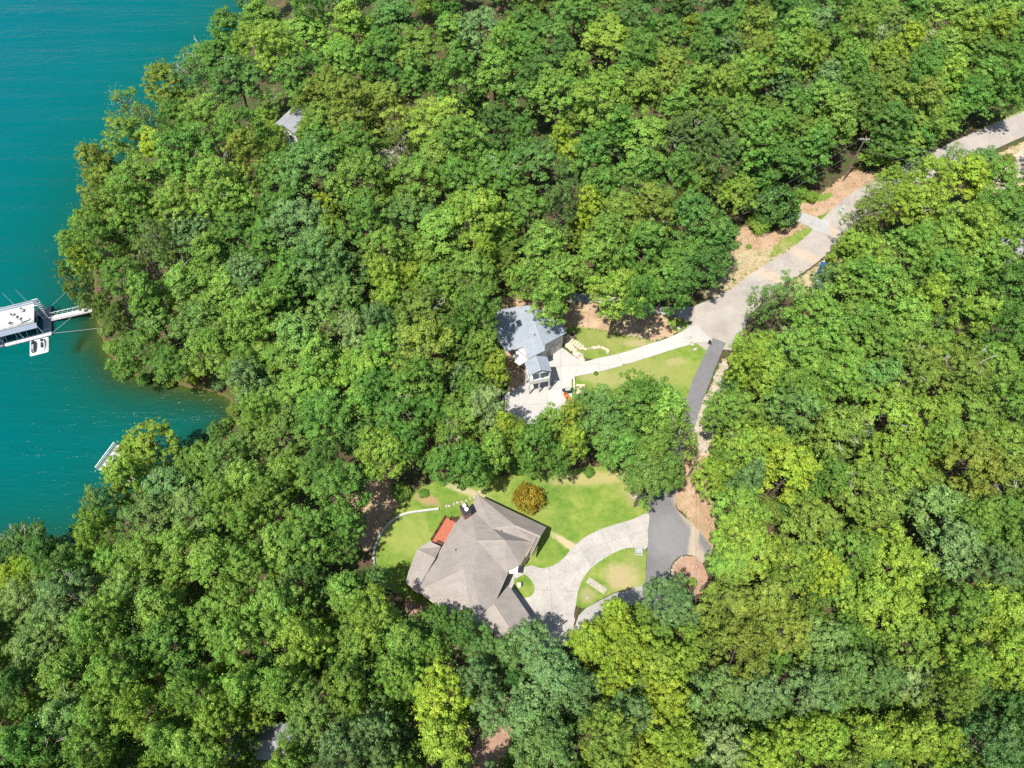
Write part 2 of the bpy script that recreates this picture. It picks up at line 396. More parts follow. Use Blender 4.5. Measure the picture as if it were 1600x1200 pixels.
a = me.attributes.new('murk', 'FLOAT', 'POINT'); a.data.foreach_set('value', (1-np.exp(-.55*dep)).astype(np.float32))
a = me.attributes.new('offshore', 'FLOAT', 'POINT'); a.data.foreach_set('value', (1-np.exp(np.minimum(lake_sd(co[:,0], co[:,1]),0)/38)).astype(np.float32))
me.materials.append(M['water'])
tag(link(bpy.data.objects.new('lake', me)), kind='structure')

# ------------------------------------------------------------------ roads, drives, lawns, banks
def dryspot(px, py, rpx, rpy, rot, k, col):
    c = P(px, py); s = depth_at(c)/FPX
    return (c.x, c.y, rpx*s, rpy*s*1.2, R(rot), k, col)
PAVED = []
def ribbon(name, ctr, half, z, mat, thick=.05, jit=.04, seed=1):
    pts = catmull([P(a, b) for a, b in ctr], 6, False); L = []; Rr = []
    hs = half if hasattr(half, '__len__') else [half]*len(ctr)
    for i, p in enumerate(pts):
        d = (pts[min(i+1,len(pts)-1)]-pts[max(i-1,0)]).normalized(); n = Vector((-d.y, d.x, 0))
        k = i/(len(pts)-1)*(len(hs)-1); a = int(min(k, len(hs)-2)); h = hs[a]+(hs[a+1]-hs[a])*(k-a)
        L.append(p+n*h); Rr.append(p-n*h)
    poly = rough_edge(L+Rr[::-1], .5, jit, seed)
    if name != 'gravel_drive': PAVED.append([(q.x,q.y) for q in L+Rr[::-1]])
    return tag(sheet(name, poly, z, mat, thick), kind='structure')

SAND = (.50,.38,.26)
TAN = (.46,.37,.20); OCHRE = (.40,.27,.13)
M['asph_old'] = mat_asphalt('old_asphalt', (.345,.31,.272), [
    dryspot(1258,400,30,9,-34,.55,SAND), dryspot(1205,432,38,8,-32,.5,SAND), dryspot(1300,362,20,7,-38,.6,SAND), dryspot(1120,495,30,12,20,.25,(.42,.40,.37))])
M['asph_new'] = mat_asphalt('new_asphalt', (.165,.162,.165), [
    dryspot(1084,846,7,40,-14,.75,(.46,.37,.26)), dryspot(1092,872,8,16,-10,.7,(.46,.37,.26)), dryspot(1068,800,8,26,24,.5,(.46,.37,.26)), dryspot(1046,842,30,30,0,.35,(.27,.265,.265))])
M['drive_grey'] = mat_asphalt('grey_drive', (.36,.35,.33))
M['conc'] = mat_concrete('driveway_concrete', (.42,.395,.355), .9)
M['conc_new'] = mat_concrete('pale_concrete', (.46,.445,.415), .5)
M['dirt'] = mat_dirt('sandy_soil', (.33,.205,.125), (.55,.41,.27), .15)
M['clay'] = mat_dirt('red_clay', (.30,.18,.11), (.52,.37,.25), .3)
M['verge'] = mat_dirt('dry_verge', (.34,.26,.15), (.52,.43,.27), .6)
M['mulch'] = mat_dirt('pine_straw', (.26,.15,.10), (.45,.30,.215))
M['gravel'] = mat_dirt('pale_gravel', (.36,.30,.23), (.54,.47,.38))
M['joint'] = mat_dirt('joint_soil', (.22,.19,.15), (.32,.28,.22))

# wide soil beds first
EDGES = []
def bed(name, px, z, mat, amp=.25, seed=1, smooth=5):
    pts = catmull(PP(px), smooth) if smooth else PP(px)
    EDGES.append((name, pts))
    return tag(sheet(name, rough_edge(pts, .45, amp, seed), z, mat, .03), kind='structure')
bed('dirt_bank', [(868,505),(878,485),(915,470),(960,484),(1012,490),(1050,494),(1066,506),(1060,520),(1022,533),(972,523),(925,515),(885,511)], .012, M['dirt'], .3, 3)
bed('forest_clearing_soil', [(548,800),(556,770),(578,752),(600,748),(628,765),(640,790),(618,815),(598,850),(575,862),(552,840)], .006, M['clay'], .4, 4)
bed('red_bank', [(1240,318),(1268,312),(1300,290),(1330,268),(1365,268),(1395,272),(1408,283),(1388,296),(1355,305),(1325,325),(1295,342),(1262,338)], .012, M['clay'], .3, 5)
bed('red_bank', [(1140,392),(1150,365),(1172,350),(1205,362),(1238,352),(1262,348),(1275,362),(1240,388),(1200,410),(1150,440),(1118,455),(1128,425)], .012, M['clay'], .3, 6)
bed('dry_verge', [(1150,398),(1180,390),(1210,392),(1236,382),(1254,376),(1262,372),(1266,380),(1200,415),(1150,446),(1105,466),(1100,455),(1128,440)], .022, M['verge'], .25, 7)
bed('dry_verge', [(1440,260),(1490,232),(1530,205),(1570,186),(1620,165),(1660,150),(1670,170),(1600,200),(1540,230),(1480,262)], .022, M['verge'], .25, 8)
bed('dry_verge', [(1520,262),(1560,240),(1600,222),(1680,196),(1700,240),(1640,300),(1560,300)], .020, M['verge'], .25, 9)
bed('dry_verge', [(1240,440),(1270,420),(1296,398),(1312,380),(1322,388),(1310,420),(1290,448),(1255,462)], .022, M['verge'], .25, 10)
bed('red_soil_verge', [(1040,770),(1050,735),(1062,700),(1075,672),(1100,650),(1112,672),(1108,720),(1112,770),(1118,820),(1124,870),(1112,880),(1092,840),(1066,800)], .014, M['clay'], .3, 11)
bed('gravel_shoulder', [(1080,652),(1098,625),(1112,600),(1122,575),(1134,560),(1138,590),(1128,630),(1118,665),(1110,700),(1098,712),(1084,690)], .024, M['gravel'], .3, 12)
bed('woodland_soil', [(752,1145),(775,1060),(800,1055),(812,1100),(800,1150),(790,1200),(745,1215),(735,1180)], .008, M['mulch'], .35, 13)
bed('woodland_soil', [(635,935),(690,925),(735,960),(775,1000),(760,1040),(700,1010),(650,985)], .009, M['mulch'], .35, 14)
bed('clay_patch', [(765,470),(800,462),(845,462),(880,470),(872,490),(830,480),(785,486)], .010, M['clay'], .3, 15)
bed('garden_soil', [(786,545),(812,545),(826,585),(828,612),(805,618),(792,600)], .010, M['dirt'], .3, 16)

# grass
M['lawn_a'] = mat_lawn('brown_house_lawn', [
    dryspot(930,748,70,9,4,.75,(.42,.36,.16)), dryspot(730,768,34,5,-18,.7,(.52,.43,.28)), dryspot(667,781,20,7,-20,.75,(.42,.26,.15)),
    dryspot(890,852,34,5,-36,.85,(.55,.43,.27)), dryspot(840,820,30,26,-20,.35,(.30,.33,.09)), dryspot(640,840,30,26,-30,.45,(.30,.33,.09)), dryspot(985,765,14,22,10,.4,(.38,.31,.16))], 3.1)
M['lawn_b'] = mat_lawn('island_lawn', [
    dryspot(972,902,26,17,0,.75,(.47,.36,.21)), dryspot(990,885,18,20,0,.4,(.36,.33,.13)), dryspot(918,930,12,10,0,.55,(.42,.34,.18))], 9.4)
M['lawn_c'] = mat_lawn('grey_house_lawn', [
    dryspot(1055,565,15,6,5,.6,(.45,.37,.22)), dryspot(940,590,40,10,-8,.5,(.42,.36,.18)), dryspot(1000,580,80,28,0,.6,(.30,.30,.10)), dryspot(950,530,80,18,8,.55,(.28,.28,.09)), dryspot(1000,536,26,6,0,.6,(.44,.36,.2))], 17.7)
M['lawn_d'] = mat_lawn('roadside_grass', [dryspot(1220,382,40,8,-30,.4,(.40,.36,.16)), dryspot(1340,310,40,8,-30,.4,(.40,.36,.16))], 23.0)
def lawn(px, mat, z=.02, seed=1, amp=.2, smooth=4):
    return bed('lawn', px, z, mat, amp, seed, smooth)
lawn([(594,912),(585,872),(589,850),(599,828),(608,808),(620,792),(640,774),(668,757),(705,749),(760,745),(820,741),(880,736),(925,729),(962,731),(984,742),(992,764),(1006,784),(1015,803),(1004,812),(960,824),(920,840),(885,876),(850,894),(820,890),(790,930),(740,960),(690,955),(640,935)], M['lawn_a'], .02, 21)
lawn([(1008,856),(985,856),(962,863),(944,873),(925,887),(911,904),(903,925),(899,944),(914,950),(935,938),(958,927),(985,920),(1006,912),(1009,885)], M['lawn_b'], .105, 22, .05)
lawn([(886,511),(930,515),(974,523),(1022,532),(1016,540),(975,553),(945,560),(918,560),(898,546),(888,530)], M['lawn_c'], .022, 23)
lawn([(893,598),(905,586),(940,578),(990,562),(1045,546),(1090,534),(1112,536),(1098,572),(1082,600),(1066,625),(1010,630),(950,625),(905,640),(893,630)], M['lawn_c'], .02, 24)
lawn([(1042,497),(1066,498),(1086,501),(1078,513),(1062,521),(1050,512)], M['lawn_d'], .024, 25)
lawn([(1206,392),(1222,376),(1246,362),(1264,356),(1270,364),(1248,378),(1222,394),(1205,402)], M['lawn_d'], .034, 26, .18)
lawn([(1278,338),(1300,330),(1322,316),(1346,304),(1362,302),(1350,312),(1322,328),(1300,342),(1284,346)], M['lawn_d'], .034, 27, .18)
lawn([(1355,296),(1385,282),(1405,278),(1400,288),(1372,304)], M['lawn_d'], .030, 28, .18)
lawn([(1500,222),(1535,200),(1570,184),(1610,168),(1614,174),(1575,192),(1540,210),(1510,228)], M['lawn_d'], .034, 29, .18)
lawn([(1300,300),(1275,306),(1262,300),(1240,308),(1246,318),(1290,312)], M['lawn_d'], .026, 30, .2)

# asphalt
ribbon('main_road', [(1090,538),(1126,502),(1160,468),(1206,432),(1248,405),(1280,379),(1306,350),(1336,322),(1372,299),(1420,274),(1480,246),(1540,219),(1600,193),(1680,158)], [3.6,3.5,3.0,2.8,2.7,2.7,2.7,2.7,2.7,2.8,2.9,3.0,3.0,3.0], .05, M['asph_old'], .06, .05, 31)
tag(sheet('road_junction', rough_edge(PP([(1058,479),(1084,479),(1112,466),(1140,452),(1172,480),(1162,520),(1148,548),(1128,546),(1110,533),(1088,507),(1075,500),(1056,496)]), .6, .05, 32), .056, M['asph_old'], .06), kind='structure')
ribbon('side_drive', [(1075,489),(1045,486),(1010,483),(985,478),(955,470),(925,466),(890,466)], [1.15,1.0,.95,.95,.95,.95,.95], .062, M['drive_grey'], .06, .05, 33)
ribbon('side_drive', [(1296,356),(1280,352),(1262,344),(1240,338),(1215,345)], [2.2,1.7,1.5,1.5,1.5], .058, M['drive_grey'], .06, .06, 34)
ribbon('lane', [(1124,532),(1112,558),(1097,592),(1086,622),(1072,665),(1055,712),(1040,760),(1034,800)], [1.2,1.25,1.4,1.35,1.35,1.4,1.7,2.2], .066, M['asph_new'], .07, .04, 35)
tag(sheet('turning_area', rough_edge(catmull(PP([(1013,775),(1034,774),(1048,784),(1060,799),(1076,814),(1092,830),(1108,850),(1112,866),(1104,874),(1096,880),(1086,870),(1072,867),(1058,872),(1049,884),(1047,905),(1050,935),(1040,960),(1004,962),(1003,930),(1009,900),(1011,860),(1012,815)]), 3), .5, .03, 36), .072, M['asph_new'], .08), kind='structure')
bed('planting_island', [(1050,888),(1060,873),(1075,869),(1090,873),(1098,884),(1106,902),(1104,922),(1085,930),(1065,930),(1052,915)], .10, M['mulch'], .08, 37)
ribbon('gravel_drive', [(1555,300),(1575,275),(1600,250),(1640,225)], 2.2, .04, M['gravel'], .04, .2, 38)

for px_l in ([(1058,479),(1084,479),(1112,466),(1140,452),(1172,480),(1162,520),(1148,548),(1128,546),(1110,533),(1088,507),(1075,500),(1056,496)],
             [(1013,775),(1034,774),(1048,784),(1060,799),(1076,814),(1092,830),(1108,850),(1112,866),(1104,874),(1086,870),(1072,867),(1058,872),(1049,884),(1047,905),(1050,935),(1040,960),(1004,962),(1003,930),(1009,900),(1011,860),(1012,815)]):
    PAVED.append([(q.x,q.y) for q in PP(px_l)])
# concrete drives cut into slabs by their joints
def slabs(parent_name, outline, cuts, z, mat, thick, label_z=.04, jit=.0):
    pts = [Vector((p.x, p.y, 0)) for p in outline]
    PAVED.append([(q.x,q.y) for q in outline])
    under = tag(sheet(parent_name, pts, z-thick*.55, M['joint'], thick*.4), kind='structure')
    bm = bmesh.new(); f = bm.faces.new([bm.verts.new((p.x, p.y, z)) for p in pts]); f.normal_update()
    if f.normal.z < 0: f.normal_flip()
    bmesh.ops.triangulate(bm, faces=bm.faces[:], ngon_method='EAR_CLIP')
    pieces = [bm]
    for (a, b) in cuts:
        a = P(*a); b = P(*b); n = Vector((b.y-a.y, a.x-b.x, 0)).normalized(); nxt = []
        for q in pieces:
            for sgn in (1, -1):
                c = q.copy()
                bmesh.ops.bisect_plane(c, geom=c.verts[:]+c.edges[:]+c.faces[:], plane_co=a+n*sgn*.013, plane_no=n*sgn, clear_inner=True)
                if sum(t.calc_area() for t in c.faces) > .3: nxt.append(c)
                else: c.free()
            q.free()
        pieces = nxt
    for q in pieces:
        bmesh.ops.dissolve_limit(q, angle_limit=.01, verts=q.verts[:], edges=q.edges[:])
        e = bmesh.ops.extrude_face_region(q, geom=q.faces[:])
        for v in [v for v in e['geom'] if isinstance(v, bmesh.types.BMVert)]: v.co.z -= thick*.5
        bmesh.ops.recalc_face_normals(q, faces=q.faces[:])
        obj('concrete_slab', q, mat, under)
    return under
low = catmull(PP([(1013,803),(985,813),(960,820),(935,829),(912,841),(894,857),(880,873),(864,884),(846,888),(832,884),(822,886),(800,890),(780,940),(800,1020),(880,1010),(905,985),(897,965),(900,944),(903,925),(911,904),(925,887),(944,873),(964,862),(985,856),(1010,857),(1012,830)]), 4)
slabs('curved_driveway', low, [((977,815),(990,858)),((938,827),(957,868)),((905,850),(925,888)),((882,872),(912,900)),((856,886),(905,945)),((800,920),(910,925)),((815,955),(905,962)),((858,890),(866,1000)),((905,862),(1010,828))], .11, M['conc'], .09)
up = catmull(PP([(1088,507),(1113,534),(1088,536)]), 1) + catmull(PP([(1088,536),(1050,547),(1000,563),(960,575),(928,583),(897,590),(893,603),(893,632),(880,650),(840,662),(790,660),(782,630),(796,612),(812,604),(822,585),(838,560),(862,540),(880,545),(895,556),(912,565),(930,561),(950,557),(978,550),(1012,539),(1045,528),(1078,512)]), 3, False)
slabs('pale_driveway', up, [((1062,515),(1078,545)),((1030,530),(1040,556)),((1000,540),(1010,566)),((966,552),(975,578)),((935,558),(938,590)),((905,560),(897,595)),((840,575),(905,572)),((790,612),(900,606)),((790,635),(900,630)),((850,545),(858,660)),((875,540),(880,660))], .12, M['conc_new'], .10)
side = PP([(1004,914),(985,921),(958,928),(936,939),(915,951),(900,966),(892,985),(905,1000),(930,975),(960,955),(1004,940)])
slabs('lower_driveway', side, [((975,918),(985,950)),((945,928),(955,962)),((920,940),(930,985))], .098, mat_concrete('grey_concrete', (.35,.335,.31), .8), .08)
# ------------------------------------------------------------------ houses
M['shingle_brown'] = mat_shingle('brown_shingles', (.355,.315,.28), R(30))
M['shingle_grey'] = mat_shingle('blue_grey_shingles', (.33,.365,.41), R(-30))
M['shingle_pale'] = mat_shingle('pale_shingles', (.34,.345,.36), R(10))
M['siding_beige'] = simple('beige_siding', (.55,.47,.36), (.46,.39,.30), 1.5, .8, .15)
M['siding_grey'] = simple('grey_siding', (.74,.71,.67), (.62,.60,.56), 1.5, .8, .15)
M['brick'] = simple('brown_brick', (.30,.19,.14), (.20,.13,.10), 4, .9, .3)
M['deckwood'] = simple('red_stained_wood', (.43,.13,.07), (.34,.10,.055), 2.5, .7, .2)
M['railwood'] = simple('dark_stained_wood', (.10,.045,.03), (.06,.03,.02), 2.5, .7, .2)
M['door'] = simple('door_paint', (.32,.30,.28), (.26,.25,.23), 2, .6, .1)
M['ridge'] = simple('ridge_shingle', (.36,.31,.27), (.28,.24,.21), 4, .9, .3)
M['ridge_grey'] = simple('ridge_shingle_grey', (.38,.40,.43), (.31,.33,.36), 4, .9, .3)

def roof_mesh(name, faces, mat, parent, thick=.16):
    bm = bmesh.new(); cache = {}
    def vert(v):
        k = (round(v.x,2), round(v.y,2), round(v.z,2))
        if k not in cache: cache[k] = bm.verts.new(v)
        return cache[k]
    for f in faces:
        vs = [vert(v) for v in f]
        if len(set(vs)) < 3: continue
        q = bm.faces.new(vs); q.normal_update()
        if q.normal.z < 0: q.normal_flip()
    bmesh.ops.triangulate(bm, faces=[q for q in bm.faces if len(q.verts) > 4])
    o = obj(name, bm, mat, parent)
    m = o.modifiers.new('thickness', 'SOLIDIFY'); m.thickness = thick; m.offset = -1
    return o
def caps(lines, mat, parent, w=.16):
    for a, b in lines:
        bm = bmesh.new(); d = (b-a); L = d.length; d.normalize()
        s = d.cross(Vector((0,0,1))).normalized(); up = s.cross(d)
        a2, b2 = a-up*.03, b-up*.03
        q = [bm.verts.new(v) for v in (a2-s*w-up*.07, a2+up*.075, a2+s*w-up*.07, b2-s*w-up*.07, b2+up*.075, b2+s*w-up*.07)]
        for f in ((0,1,4,3),(1,2,5,4),(0,2,1),(3,4,5),(0,3,5,2)): bm.faces.new([q[i] for i in f])
        bmesh.ops.recalc_face_normals(bm, faces=bm.faces[:]); obj('ridge_cap', bm, mat, parent)
def walls(name, foot, z0, z1, mat, parent):
    bm = bmesh.new(); A = [bm.verts.new((p.x,p.y,z0)) for p in foot]; B = [bm.verts.new((p.x,p.y,(z1 if not hasattr(z1,'__len__') else z1[i]))) for i, p in enumerate(foot)]
    n = len(foot)
    for i in range(n): bm.faces.new((A[i],A[(i+1)%n],B[(i+1)%n],B[i]))
    bm.faces.new(B); bmesh.ops.triangulate(bm, faces=[q for q in bm.faces if len(q.verts)>4])
    bmesh.ops.recalc_face_normals(bm, faces=bm.faces[:]); return obj(name, bm, mat, parent)
def shrink(pts, d):
    """polygon moved inward by about d"""
    n = len(pts); ar = sum(pts[i].x*pts[(i+1)%n].y-pts[(i+1)%n].x*pts[i].y for i in range(n)); sg = 1 if ar > 0 else -1; out = []
    for i in range(n):
        a, b, c = pts[i-1], pts[i], pts[(i+1)%n]
        n1 = Vector((-(b.y-a.y), b.x-a.x, 0)).normalized()*sg; n2 = Vector((-(c.y-b.y), c.x-b.x, 0)).normalized()*sg
        m = n1+n2; m = m/max(m.length_squared/2, .35); out.append(b+m*d)
    return out
def wall_panel(name, a, b, s0, s1, z0, z1, out, mat, parent, d=.06):
    """thin box on wall a-b between fractions s0..s1, standing proud by d"""
    a = Vector((a.x,a.y,0)); b = Vector((b.x,b.y,0)); u = (b-a); L = u.length; u.normalize(); n = Vector(out)
    M4 = Matrix(((u.x, n.x, 0, a.x),(u.y, n.y, 0, a.y),(0,0,1,0),(0,0,0,1)))
    return boxo(name, (L*s0, L*s1, -.04, d, z0, z1), mat, parent, 0, M4)
def window(a, b, s0, s1, z0, z1, parent, fm=None):
    u = Vector((b.x-a.x,b.y-a.y,0)).normalized(); n = (u.y,-u.x,0)
    w = wall_panel('window', a, b, s0, s1, z0, z1, n, fm or M['white'], parent, .07)
    e = .07/max((b-a).length,.1)
    wall_panel('pane', a, b, s0+e, (s0+s1)/2-e*.3, z0+.09, z1-.09, n, M['glass'], w, .075)
    wall_panel('pane', a, b, (s0+s1)/2+e*.3, s1-e, z0+.09, z1-.09, n, M['glass'], w, .075)
    return w

# ---- brown-roofed house
bh = thing('house', 'large house with brown-grey shingle hip roof, chimney and small red deck', 'house', P(745,900))
bh_inv = Matrix.Translation(-bh.location)
def fix(o_root):
    """parts were made in world coordinates: keep them there under the moved empty"""
    for ch in o_root.children: ch.matrix_parent_inverse = Matrix.Translation(-o_root.location)
EZ = 3.7
T_ = P(747,773.5,EZ); E1 = P(853.5,824,EZ); PK = P(844.5,838,5.9); E2 = P(827.5,872,EZ)
J = P(768.7,825,5.9); K = P(805,821,5.9)
C1 = P(745.5,844.7,7.2); C2 = P(789,844,7.2); D_ = P(724,888.5,7.2)
H1 = P(727.5,811.5,5.2); NWt = P(733.5,792,EZ); 
F1 = P(831.5,846.5,EZ+.35); F2 = P(812,882.5,EZ+.3); F3 = P(798,878,EZ+.5)
FC = P(792.7,895.5,EZ); SWc = P(653,923,EZ); SB = P(741,990,EZ); SE = P(757.5,977,EZ)
X1 = P(738,902,6.4)
NWl = [P(711,818.5,EZ), P(691.5,853,EZ), P(666,898,EZ)]
roof_faces = [
    [T_, E1, PK, K, J],                       # upper right wing, far slope
    [T_, J, NWt],                             # hip behind the chimney
    [NWt, J, C1, NWl[0]],
    [K, PK, E2, F1, J],                       # right wing, near slope
    [J, F1, C2, C1],
    [C2, F1, F2],                             # centre hip
    [C2, F2, FC, X1, D_, C1],                 # broad front slope
    [C1, D_, SWc, NWl[2], NWl[1], NWl[0]],    # lake-side slope
    [D_, SB, SWc],                            # lower end
    [D_, X1, SE, SB],
    [X1, FC, SE],
]
rf = roof_mesh('roof', roof_faces, M['shingle_brown'], bh)
caps([(T_,J),(J,K),(K,PK),(C1,C2),(C1,D_),(D_,SWc),(C2,F1),(C1,NWl[0].lerp(C1,.25)),(X1,FC)], M['ridge'], rf)
G1 = P(794,914.5,3.35); G2 = P(849,994,3.35); Ga = P(771.5,943,5.1); Gb = P(808,998,5.1); G3 = P(750,962,3.35); G4 = P(790,1018,3.35)
gr = roof_mesh('garage_roof', [[G1,G2,Gb,Ga],[Ga,Gb,G4,G3]], M['shingle_brown'], bh)
caps([(Ga,Gb)], M['ridge'], gr)
S1 = P(670.5,845.5,3.45); S2 = P(689,854,3.45); S3 = P(652,858,3.45); S4 = P(680,872,4.7); S5 = P(638,893.5,3.45); S6 = P(663,902,3.6); S7 = P(634,911,3.4); S8 = P(652,924,3.4)
sr = roof_mesh('sunroom_roof', [[S3,S1,S2,S4],[S3,S4,S6,S5],[S5,S6,S8,S7]], M['shingle_brown'], bh)
caps([(S3,S4)], M['ridge'], sr)
foot = shrink([T_,E1,E2,F2,FC,SE,SB,SWc,NWl[1],NWl[0],NWt], .55)
w = walls('wall', foot, 0, EZ-.15, M['siding_beige'], bh)
walls('wall', shrink([G1,G2,G4,G3], .35), 0, 3.2, M['siding_beige'], bh)
walls('wall', shrink([S1,S2,S6,S8,S7,S5,S3], .3), 0, 3.25, M['siding_beige'], bh)
bm = bmesh.new(); i0 = .94
gf = [E1.lerp(E2,.06), E2.lerp(E1,.06), PK]
inn = (J-PK).normalized()*.45
vs = [bm.verts.new(v+Vector((inn.x,inn.y,-.2))) for v in gf]; bm.faces.new(vs); obj('gable', bm, M['siding_beige'], bh)
bm = bmesh.new(); inn = (Ga-Gb).normalized()*.4
vs = [bm.verts.new(v+Vector((inn.x,inn.y,-.2))) for v in (G2.lerp(G4,.06), G4.lerp(G2,.06), Gb)]; bm.faces.new(vs); obj('gable', bm, M['siding_beige'], bh)
fw = foot
for (i, lst) in ((1,[(.3,.55)]),(4,[(.15,.35),(.6,.8)]),(6,[(.3,.6)]),(8,[(.2,.35),(.6,.75)]),(0,[(.2,.35),(.6,.75)])):
    for s0, s1 in lst: window(fw[(i+1)%len(fw)], fw[i], s0, s1, 1.0, 2.4, bh)
# garage doors face the driveway
ga = shrink([G1,G2,G4,G3], .35)
for s0, s1 in ((.08,.44),(.54,.92)):
    u = Vector((ga[0].x-ga[1].x, ga[0].y-ga[1].y, 0)).normalized()
    gd = wall_panel('garage_door', ga[1], ga[0], s0, s1, .12, 2.4, (u.y,-u.x,0), M['white'], bh, .05)
    for k in range(4): wall_panel('door_panel', ga[1], ga[0], s0+.02, s1-.02, .2+k*.55, .65+k*.55, (u.y,-u.x,0), M['door'], gd, .062)
# gutters along the eaves
def gutter(a, b, parent, mat):
    bm = bmesh.new(); beam(bm, a+Vector((0,0,-.12)), b+Vector((0,0,-.12)), .07, 6); obj('gutter', bm, mat, parent)
for a, b in ((T_,E1),(NWl[0],SWc),(SWc,SB),(FC,SE),(F1,F2)): gutter(a, b, rf, M['siding_beige'])
gutter(G1, G2, gr, M['white'])
# entrance porch posts, step and roof
ent = P(808,893,0)
for q in (P(806,889), P(812,886)):
    bm = bmesh.new(); box(bm, q.x-.1, q.x+.1, q.y-.1, q.y+.1, .05, EZ-.2); obj('porch_post', bm, M['white'], bh)
pa = [P(797,878,EZ+.2), P(810,885,EZ-.1), P(808,897,EZ-.1), P(796,896,EZ+.2)]
roof_mesh('porch_roof', [pa], M['white'], bh, .12)
tag(sheet('door_step', PP([(800,893),(818,884),(826,893),(806,905)]), .16, M['conc'], .12, bh))
# chimney with two flues
ca = P(727,795,6.6); ux = Vector((.86,.5,0)); uy = Vector((-.5,.86,0))
M4 = Matrix(((ux.x,uy.x,0,ca.x),(ux.y,uy.y,0,ca.y),(0,0,1,0),(0,0,0,1)))
ch = boxo('chimney', (-.55,.55,-.7,.7,0,6.5), M['brick'], bh, 0, M4)
boxo('chimney_cap', (-.62,.62,-.78,.78,6.5,6.68), M['black'], ch, 0, M4)
for dy in (-.33,.33):
    bm = bmesh.new(); q = M4 @ Vector((.05,dy,6.68)); beam(bm, q, q+Vector((0,0,.35)), .2, 12); beam(bm, q+Vector((0,0,.4)), q+Vector((0,0,.46)), .29, 12); obj('flue_cap', bm, M['white'], ch)
# roof vents
for (px,py,z) in ((728,920,5.4),(763,907,6.0),(712,860,5.6),(784,830,6.4)):
    q = Pplane(px,py,*( (D_,SB,SWc) if py>910 else (C1,C2,FC) if px==763 else (C1,D_,SWc) if px==712 else (J,F1,C2)))
    bm = bmesh.new(); beam(bm, q-Vector((0,0,.2)), q+Vector((0,0,.38)), .075, 8); obj('roof_vent', bm, M['white'] if py>910 else M['black'], rf)
# red deck with planks and rail
dk = [P(673.5,845.5,2.1), P(696,808,2.1), P(712.5,818,2.1), P(692,855.5,2.1)]
dmid = sum(dk, Vector())/4
ddir = (dk[1]-dk[0]).normalized(); dper = (dk[2]-dk[1]); dper = (dper - ddir*dper.dot(ddir)); dw = dper.length; dper.normalize(); dl = (dk[1]-dk[0]).length
MD = Matrix(((ddir.x,dper.x,0,dk[0].x),(ddir.y,dper.y,0,dk[0].y),(0,0,1,2.1),(0,0,0,1)))
deck = boxo('deck', (0,dl,.04,dw-.04,-.26,-.05), M['railwood'], bh, 0, MD)
nb = int(dw/.155)
for k in range(nb): boxo('plank', (0,dl,k*dw/nb+.006,(k+1)*dw/nb-.006,-.05,-.012), M['deckwood'], deck, 0, MD)
for t in np.linspace(.05,.98,4):
    boxo('deck_post', (dl*t-.06,dl*t+.06,-.02,.10,-2.1,.98), M['railwood'], deck, 0, MD)
for zz in (.45,.92): boxo('rail', (0,dl,0,.08,zz-.04,zz+.03), M['railwood'], deck, 0, MD)
for k in range(22): boxo('baluster', (dl*(k+.5)/22-.02,dl*(k+.5)/22+.02,.02,.06,-.05,.9), M['railwood'], deck, 0, MD)
for zz in (.45,.92): boxo('rail', (dl-.08,dl,.1,dw*.45,zz-.04,zz+.03), M['railwood'], deck, 0, MD)
boxo('deck_post', (dl-.1,dl+.0,dw*.45,dw*.45+.1,-2.1,.98), M['railwood'], deck, 0, MD)
for k in range(5): boxo('stair_tread', (dl+.05+k*.28,dl+.33+k*.28,dw*.5,dw*.95,-.3-k*.36,-.24-k*.36), M['railwood'], deck, 0, MD)
boxo('deck_bench', (dl*.02,dl*.06+.25,dw*.45,dw*.97,.0,.45), M['railwood'], deck, 0, MD)
fix(bh)

# ---- grey-roofed house
gh = thing('house', 'house with blue-grey shingle roof, skylight and gabled white balcony porch', 'house', P(830,550))
A0 = P(826,477,6.4); B0 = P(851,547.5,6.4); LE = P(825,561,5.0); RE = P(861,490,5.2)
def onL(px,py): return Pplane(px,py,A0,B0,LE)
def onR(px,py): return Pplane(px,py,A0,B0,RE)
La, Lb, Lc, Ld, Le_ = onL(774,485), onL(772,520), onL(790,548), onL(806,546), onL(817,542)
Ra, Rb, Rc, Rd = onR(868,505.5), onR(880,506), onR(885.5,520), onR(852,538)
rf2 = roof_mesh('roof', [[A0,B0,LE,Le_,Ld,Lc,Lb,La],[A0,RE,Ra,Rb,Rc,Rd,B0]], M['shingle_grey'], gh, .18)
caps([(A0,B0)], M['ridge_grey'], rf2)
gw = shrink([A0+Vector((0,.2,0)),RE,Rb,Rc,Rd,B0,LE,Ld,Lb,La], .45)
walls('wall', gw, -1.2, [min(v.z,9)-.25-.0 for v in [A0,RE,Rb,Rc,Rd,B0,LE,Ld,Lb,La]], M['siding_grey'], gh)
# front wall openings (towards the drive)
for (a, b, s0, s1, z0, z1, nm) in ((gw[4],gw[3],.22,.42,.15,2.3,'door'),(gw[4],gw[3],.62,.9,.15,2.4,'garage_door')):
    u = Vector((b.x-a.x,b.y-a.y,0)).normalized(); d_ = wall_panel(nm, a, b, s0, s1, z0, z1, (u.y,-u.x,0), M['door'], gh, .05)
    if nm == 'garage_door':
        for k in range(4): wall_panel('door_panel', a, b, s0+.02, s1-.02, z0+.08+k*.54, z0+.5+k*.54, (u.y,-u.x,0), M['white'], d_, .06)
window(gw[4], gw[3], .35, .6, 2.7, 3.6, gh)
window(gw[6], gw[5], .2, .7, 1.0, 2.3, gh); window(gw[6], gw[5], .2, .7, 3.2, 4.3, gh)
window(gw[3], gw[2], .3, .7, 1.1, 2.3, gh); window(gw[9], gw[8], .2, .5, 1.2, 2.6, gh)
